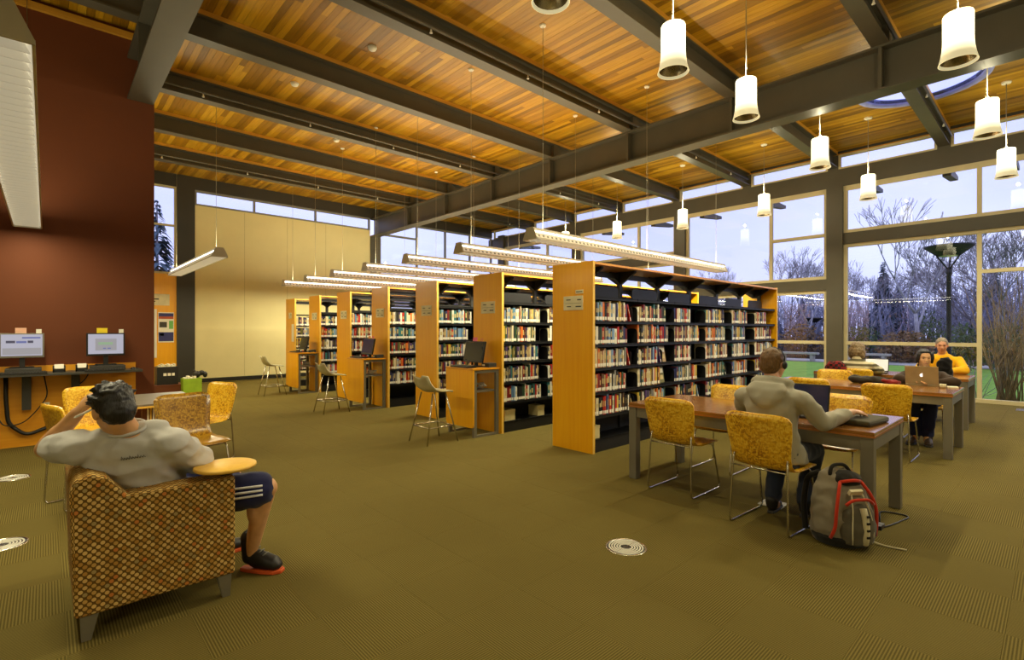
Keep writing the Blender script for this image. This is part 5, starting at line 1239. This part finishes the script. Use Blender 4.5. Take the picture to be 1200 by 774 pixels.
scr_lap = emit('dim_laptop_screen', (.08, .08, .14, 1), .12, .15, srgb(20, 20, 30)); glow_w = emit('lit_emblem', (1, 1, .95, 1), 1.2); scr_w = emit('bright_laptop_screen', (.75, .78, .9, 1), .7)
dell = plain('black_laptop', srgb(28, 28, 32), .35)
l1 = laptop((4.70, 1.46, .741), .05, 'open black laptop before the man in the grey hoodie', dell, scr_lap, .35, .24, 1.83)
laptop((8.22, 1.20, .741), PI, 'open silver laptop with a glowing emblem on its lid', alu_m, scr_w, .335, .235, 1.78, glow_w)
laptop((10.18, 2.08, .741), .1, 'open laptop before the woman in the striped top', dell, emit('grey_laptop_screen', (.6, .62, .72, 1), .35), .33, .22, 1.85)
# folded dark olive case and mouse under the man's hand
olive = cloth('olive_case', srgb(70, 64, 42)); t = thing('laptop_sleeve', 'dark olive padded laptop sleeve under the hand of the man in the hoodie', 'laptop sleeve', (4.60, 1.04, .741), -.12)
MB().box(-.20, .20, -.125, .125, 0, .042).build('padded_body', olive, t, .017, 3); MB().tube(rounded_path([(-.195, -.126, .021), (.195, -.126, .021), (.201, .12, .021)], .02), .003, 5).build('zip', charcoal, t)
# dark jacket with red lining lying on the second table
jk = cloth('dark_olive_coat', srgb(48, 42, 34)); red_pl = cloth('red_plaid', srgb(128, 34, 30))
t = thing('folded_jacket', 'dark jacket with red lining lying on the table beside the silver laptop', 'jacket', (8.02, 1.66, .741)); b = Blob()
for (x, y, z, rx, ry, rz_) in [(0, .1, .045, .13, .16, .045), (.03, -.04, .04, .12, .14, .04), (-.03, .2, .055, .1, .09, .05), (0, .02, .07, .09, .12, .03)]: b.ell((x, y, z), (rx, ry, rz_))
b.build('jacket_body', jk, t, .011, 3, .016, 9, 3)
b = Blob(); b.ell((.0, -.19, .035), (.09, .09, .033)); b.ell((-.03, -.14, .05), (.07, .07, .025)); b.build('red_lining', red_pl, t, .01, 2, .014, 11, 6)
# black coat hung over the back of the laptop woman's chair, red plaid coat over the other woman's chair
def draped(loc, rz, mat, label, hgt=.42, w_=.26):
    t = thing('draped_coat', label, 'coat', loc, rz); b = Blob(); b.tube_loft([((-.02, 0, .86 - hgt), (0, w_, 0), (.05, 0, 0)), ((0, 0, .62), (0, w_ * 1.02, 0), (.07, 0, 0)), ((0, 0, .83), (0, w_ * .95, 0), (.06, 0, 0)), ((0, 0, .90), (0, w_ * .6, 0), (.035, 0, 0))])
    b.build('coat_body', mat, t, .012, 4, .022, 8, 5); return t
draped((9.045, .98, 0), 0, cloth('black_coat', srgb(22, 20, 22)), 'black puffed coat hung on the chair of the woman with the laptop', .34, .085).location = (9.06, 1.075, .17)
def plaid():
    m, nt, P, N, L = _new('plaid_wool'); v = _map(N, L, (16, 16, 16)); ck = N.new('ShaderNodeTexChecker'); ck.inputs['Scale'].default_value = 1.6; L.new(v, ck.inputs['Vector']); ck.inputs['Color1'].default_value = srgb(132, 30, 34); ck.inputs['Color2'].default_value = srgb(44, 26, 28)
    L.new(ck.outputs[0], P.inputs['Base Color']); P.inputs['Roughness'].default_value = .95; return m
draped((9.28, 2.43, .05), 0, plaid(), 'red plaid coat hung on the chair of the woman in the striped top', .36, .16)
# wristlet / cup on the second table
o = MB().lathe([(.001, 0), (.03, 0), (.034, .05), (.03, .052), (.028, .004)], (0, 0, 0), 18).build('paper_cup', plate_m); o.location = (8.02, .97, .741); tag(o, 'small pale cup beside the silver laptop', 'cup')
o = MB().prism(rrect(-.08, .08, -.05, .05, .01), 'z', 0, .012).build('notebook', pages_m); o.location = (8.2, .9, .741); o.rotation_euler = (0, 0, .2); tag(o, 'small pale notebook at the corner of the silver laptop table', 'notebook')

# ------------------------------------------------------------------ backpack
bp_grey = cloth('backpack_grey', srgb(128, 119, 100)); bp_dk = cloth('backpack_black', srgb(34, 32, 28)); bp_red = cloth('backpack_red', srgb(186, 52, 28)); bp_pale = cloth('backpack_pale', srgb(206, 196, 160))
def backpack(loc, rz):
    """front faces local -y, width along x"""
    t = thing('backpack', 'grey and black backpack with red trim slumped on the carpet by the table leg', 'backpack', loc, rz)
    sec = [(.0, .17, .145, .02), (.05, .19, .165, .01), (.16, .195, .17, .0), (.28, .185, .15, .01), (.38, .155, .115, .025), (.45, .11, .075, .045), (.475, .06, .04, .055)]
    b = Blob(); b.tube_loft([((0, oy, z + .012), (wx, 0, 0), (0, dy, 0)) for z, wx, dy, oy in sec]); b.build('main_bag', bp_grey, t, .012, 3, .012, 9, 7)
    b = Blob(); b.tube_loft([((0, .005, .006), (.175, 0, 0), (0, .15, 0)), ((0, .0, .05), (.197, 0, 0), (0, .172, 0)), ((0, .0, .075), (.198, 0, 0), (0, .174, 0))]); b.build('base_panel', bp_dk, t, .011, 3)
    b = Blob(); b.tube_loft([((.01, -.11, .04), (.12, 0, 0), (0, .078, 0)), ((.01, -.115, .15), (.13, 0, 0), (0, .085, 0)), ((.01, -.10, .25), (.118, 0, 0), (0, .078, 0)), ((.01, -.07, .31), (.085, 0, 0), (0, .055, 0))]); fp = b.build('front_pocket', cloth('backpack_mid_grey', srgb(92, 86, 72)), t, .011, 3, .008, 10, 2)
    b = Blob(); b.ell((.02, .0, .428), (.115, .09, .058)); b.build('mesh_panel', bp_dk, t, .011, 3, .006, 14, 4)
    MB().tube(rounded_path([(-.10, -.155, .30), (-.06, -.165, .335), (.06, -.165, .335), (.10, -.155, .30)], .05), .010, 7).build('red_trim', bp_red, t)
    for s in (-1, 1):
        MB().tube(rounded_path([(s * .075, -.075, .43), (s * .115, -.11, .36), (s * .145, -.13, .27), (s * .15, -.125, .14), (s * .165, -.10, .07)], .05), .011, 7).build('red_trim', bp_red, t)
        MB().tube(rounded_path([(s * .035, -.125, .38), (s * .06, -.168, .27), (s * .078, -.186, .14), (s * .07, -.178, .05)], .05), .004, 6).build('piping', bp_pale, t)
    MB().tube(rounded_path([(-.075, -.075, .43), (0, -.10, .445), (.075, -.075, .43)], .05), .011, 7).build('red_trim', bp_red, t)
    MB().tube(rounded_path([(.012, -.168, .28), (.012, -.192, .2), (.012, -.196, .12), (.012, -.182, .05)], .05), .021, 8).build('pale_strap', bp_pale, t)
    mb = MB()
    for z in (.24, .195, .15, .105): mb.obox((.012, -.213, z), (.022, .008, .014))
    mb.build('strap_loop', bp_dk, t)
    MB().obox((-.01, -.13, .375), (.09, .02, .035), Matrix.Rotation(.5, 3, 'X')).build('emblem_patch', bp_pale, t)
    MB().tube(rounded_path([(-.09, .0, .45), (-.06, .02, .52), (.05, .03, .52), (.09, .02, .45)], .06), .013, 7).build('grab_handle', bp_dk, t)
    for s in (-1, 1): MB().tube(rounded_path([(s * .08, .10, .45), (s * .10, .20, .40), (s * .12, .22, .2), (s * .16, .14, .04)], .08), .02, 8).build('shoulder_strap', bp_dk, t)
    MB().tube(rounded_path([(.15, -.03, .02), (.2, -.12, .008), (.3, -.2, .006)], .05), .006, 5).build('loose_strap', bp_pale, t)
    return t
backpack((4.02, 1.02, 0), -.62)
t = cable('power_cable', [(4.60, .92, .01), (4.9, .98, .008), (4.93, .78, .006), (4.55, .86, .006), (4.35, .95, .006)], .0055, black_pl, 'black laptop power cord looping on the carpet by the table leg')
o = MB().box(-.05, .05, -.025, .025, 0, .03).build('power_brick', black_pl); o.location = (4.48, .90, .0); tag(o, 'black power adapter beside the backpack', 'adapter')
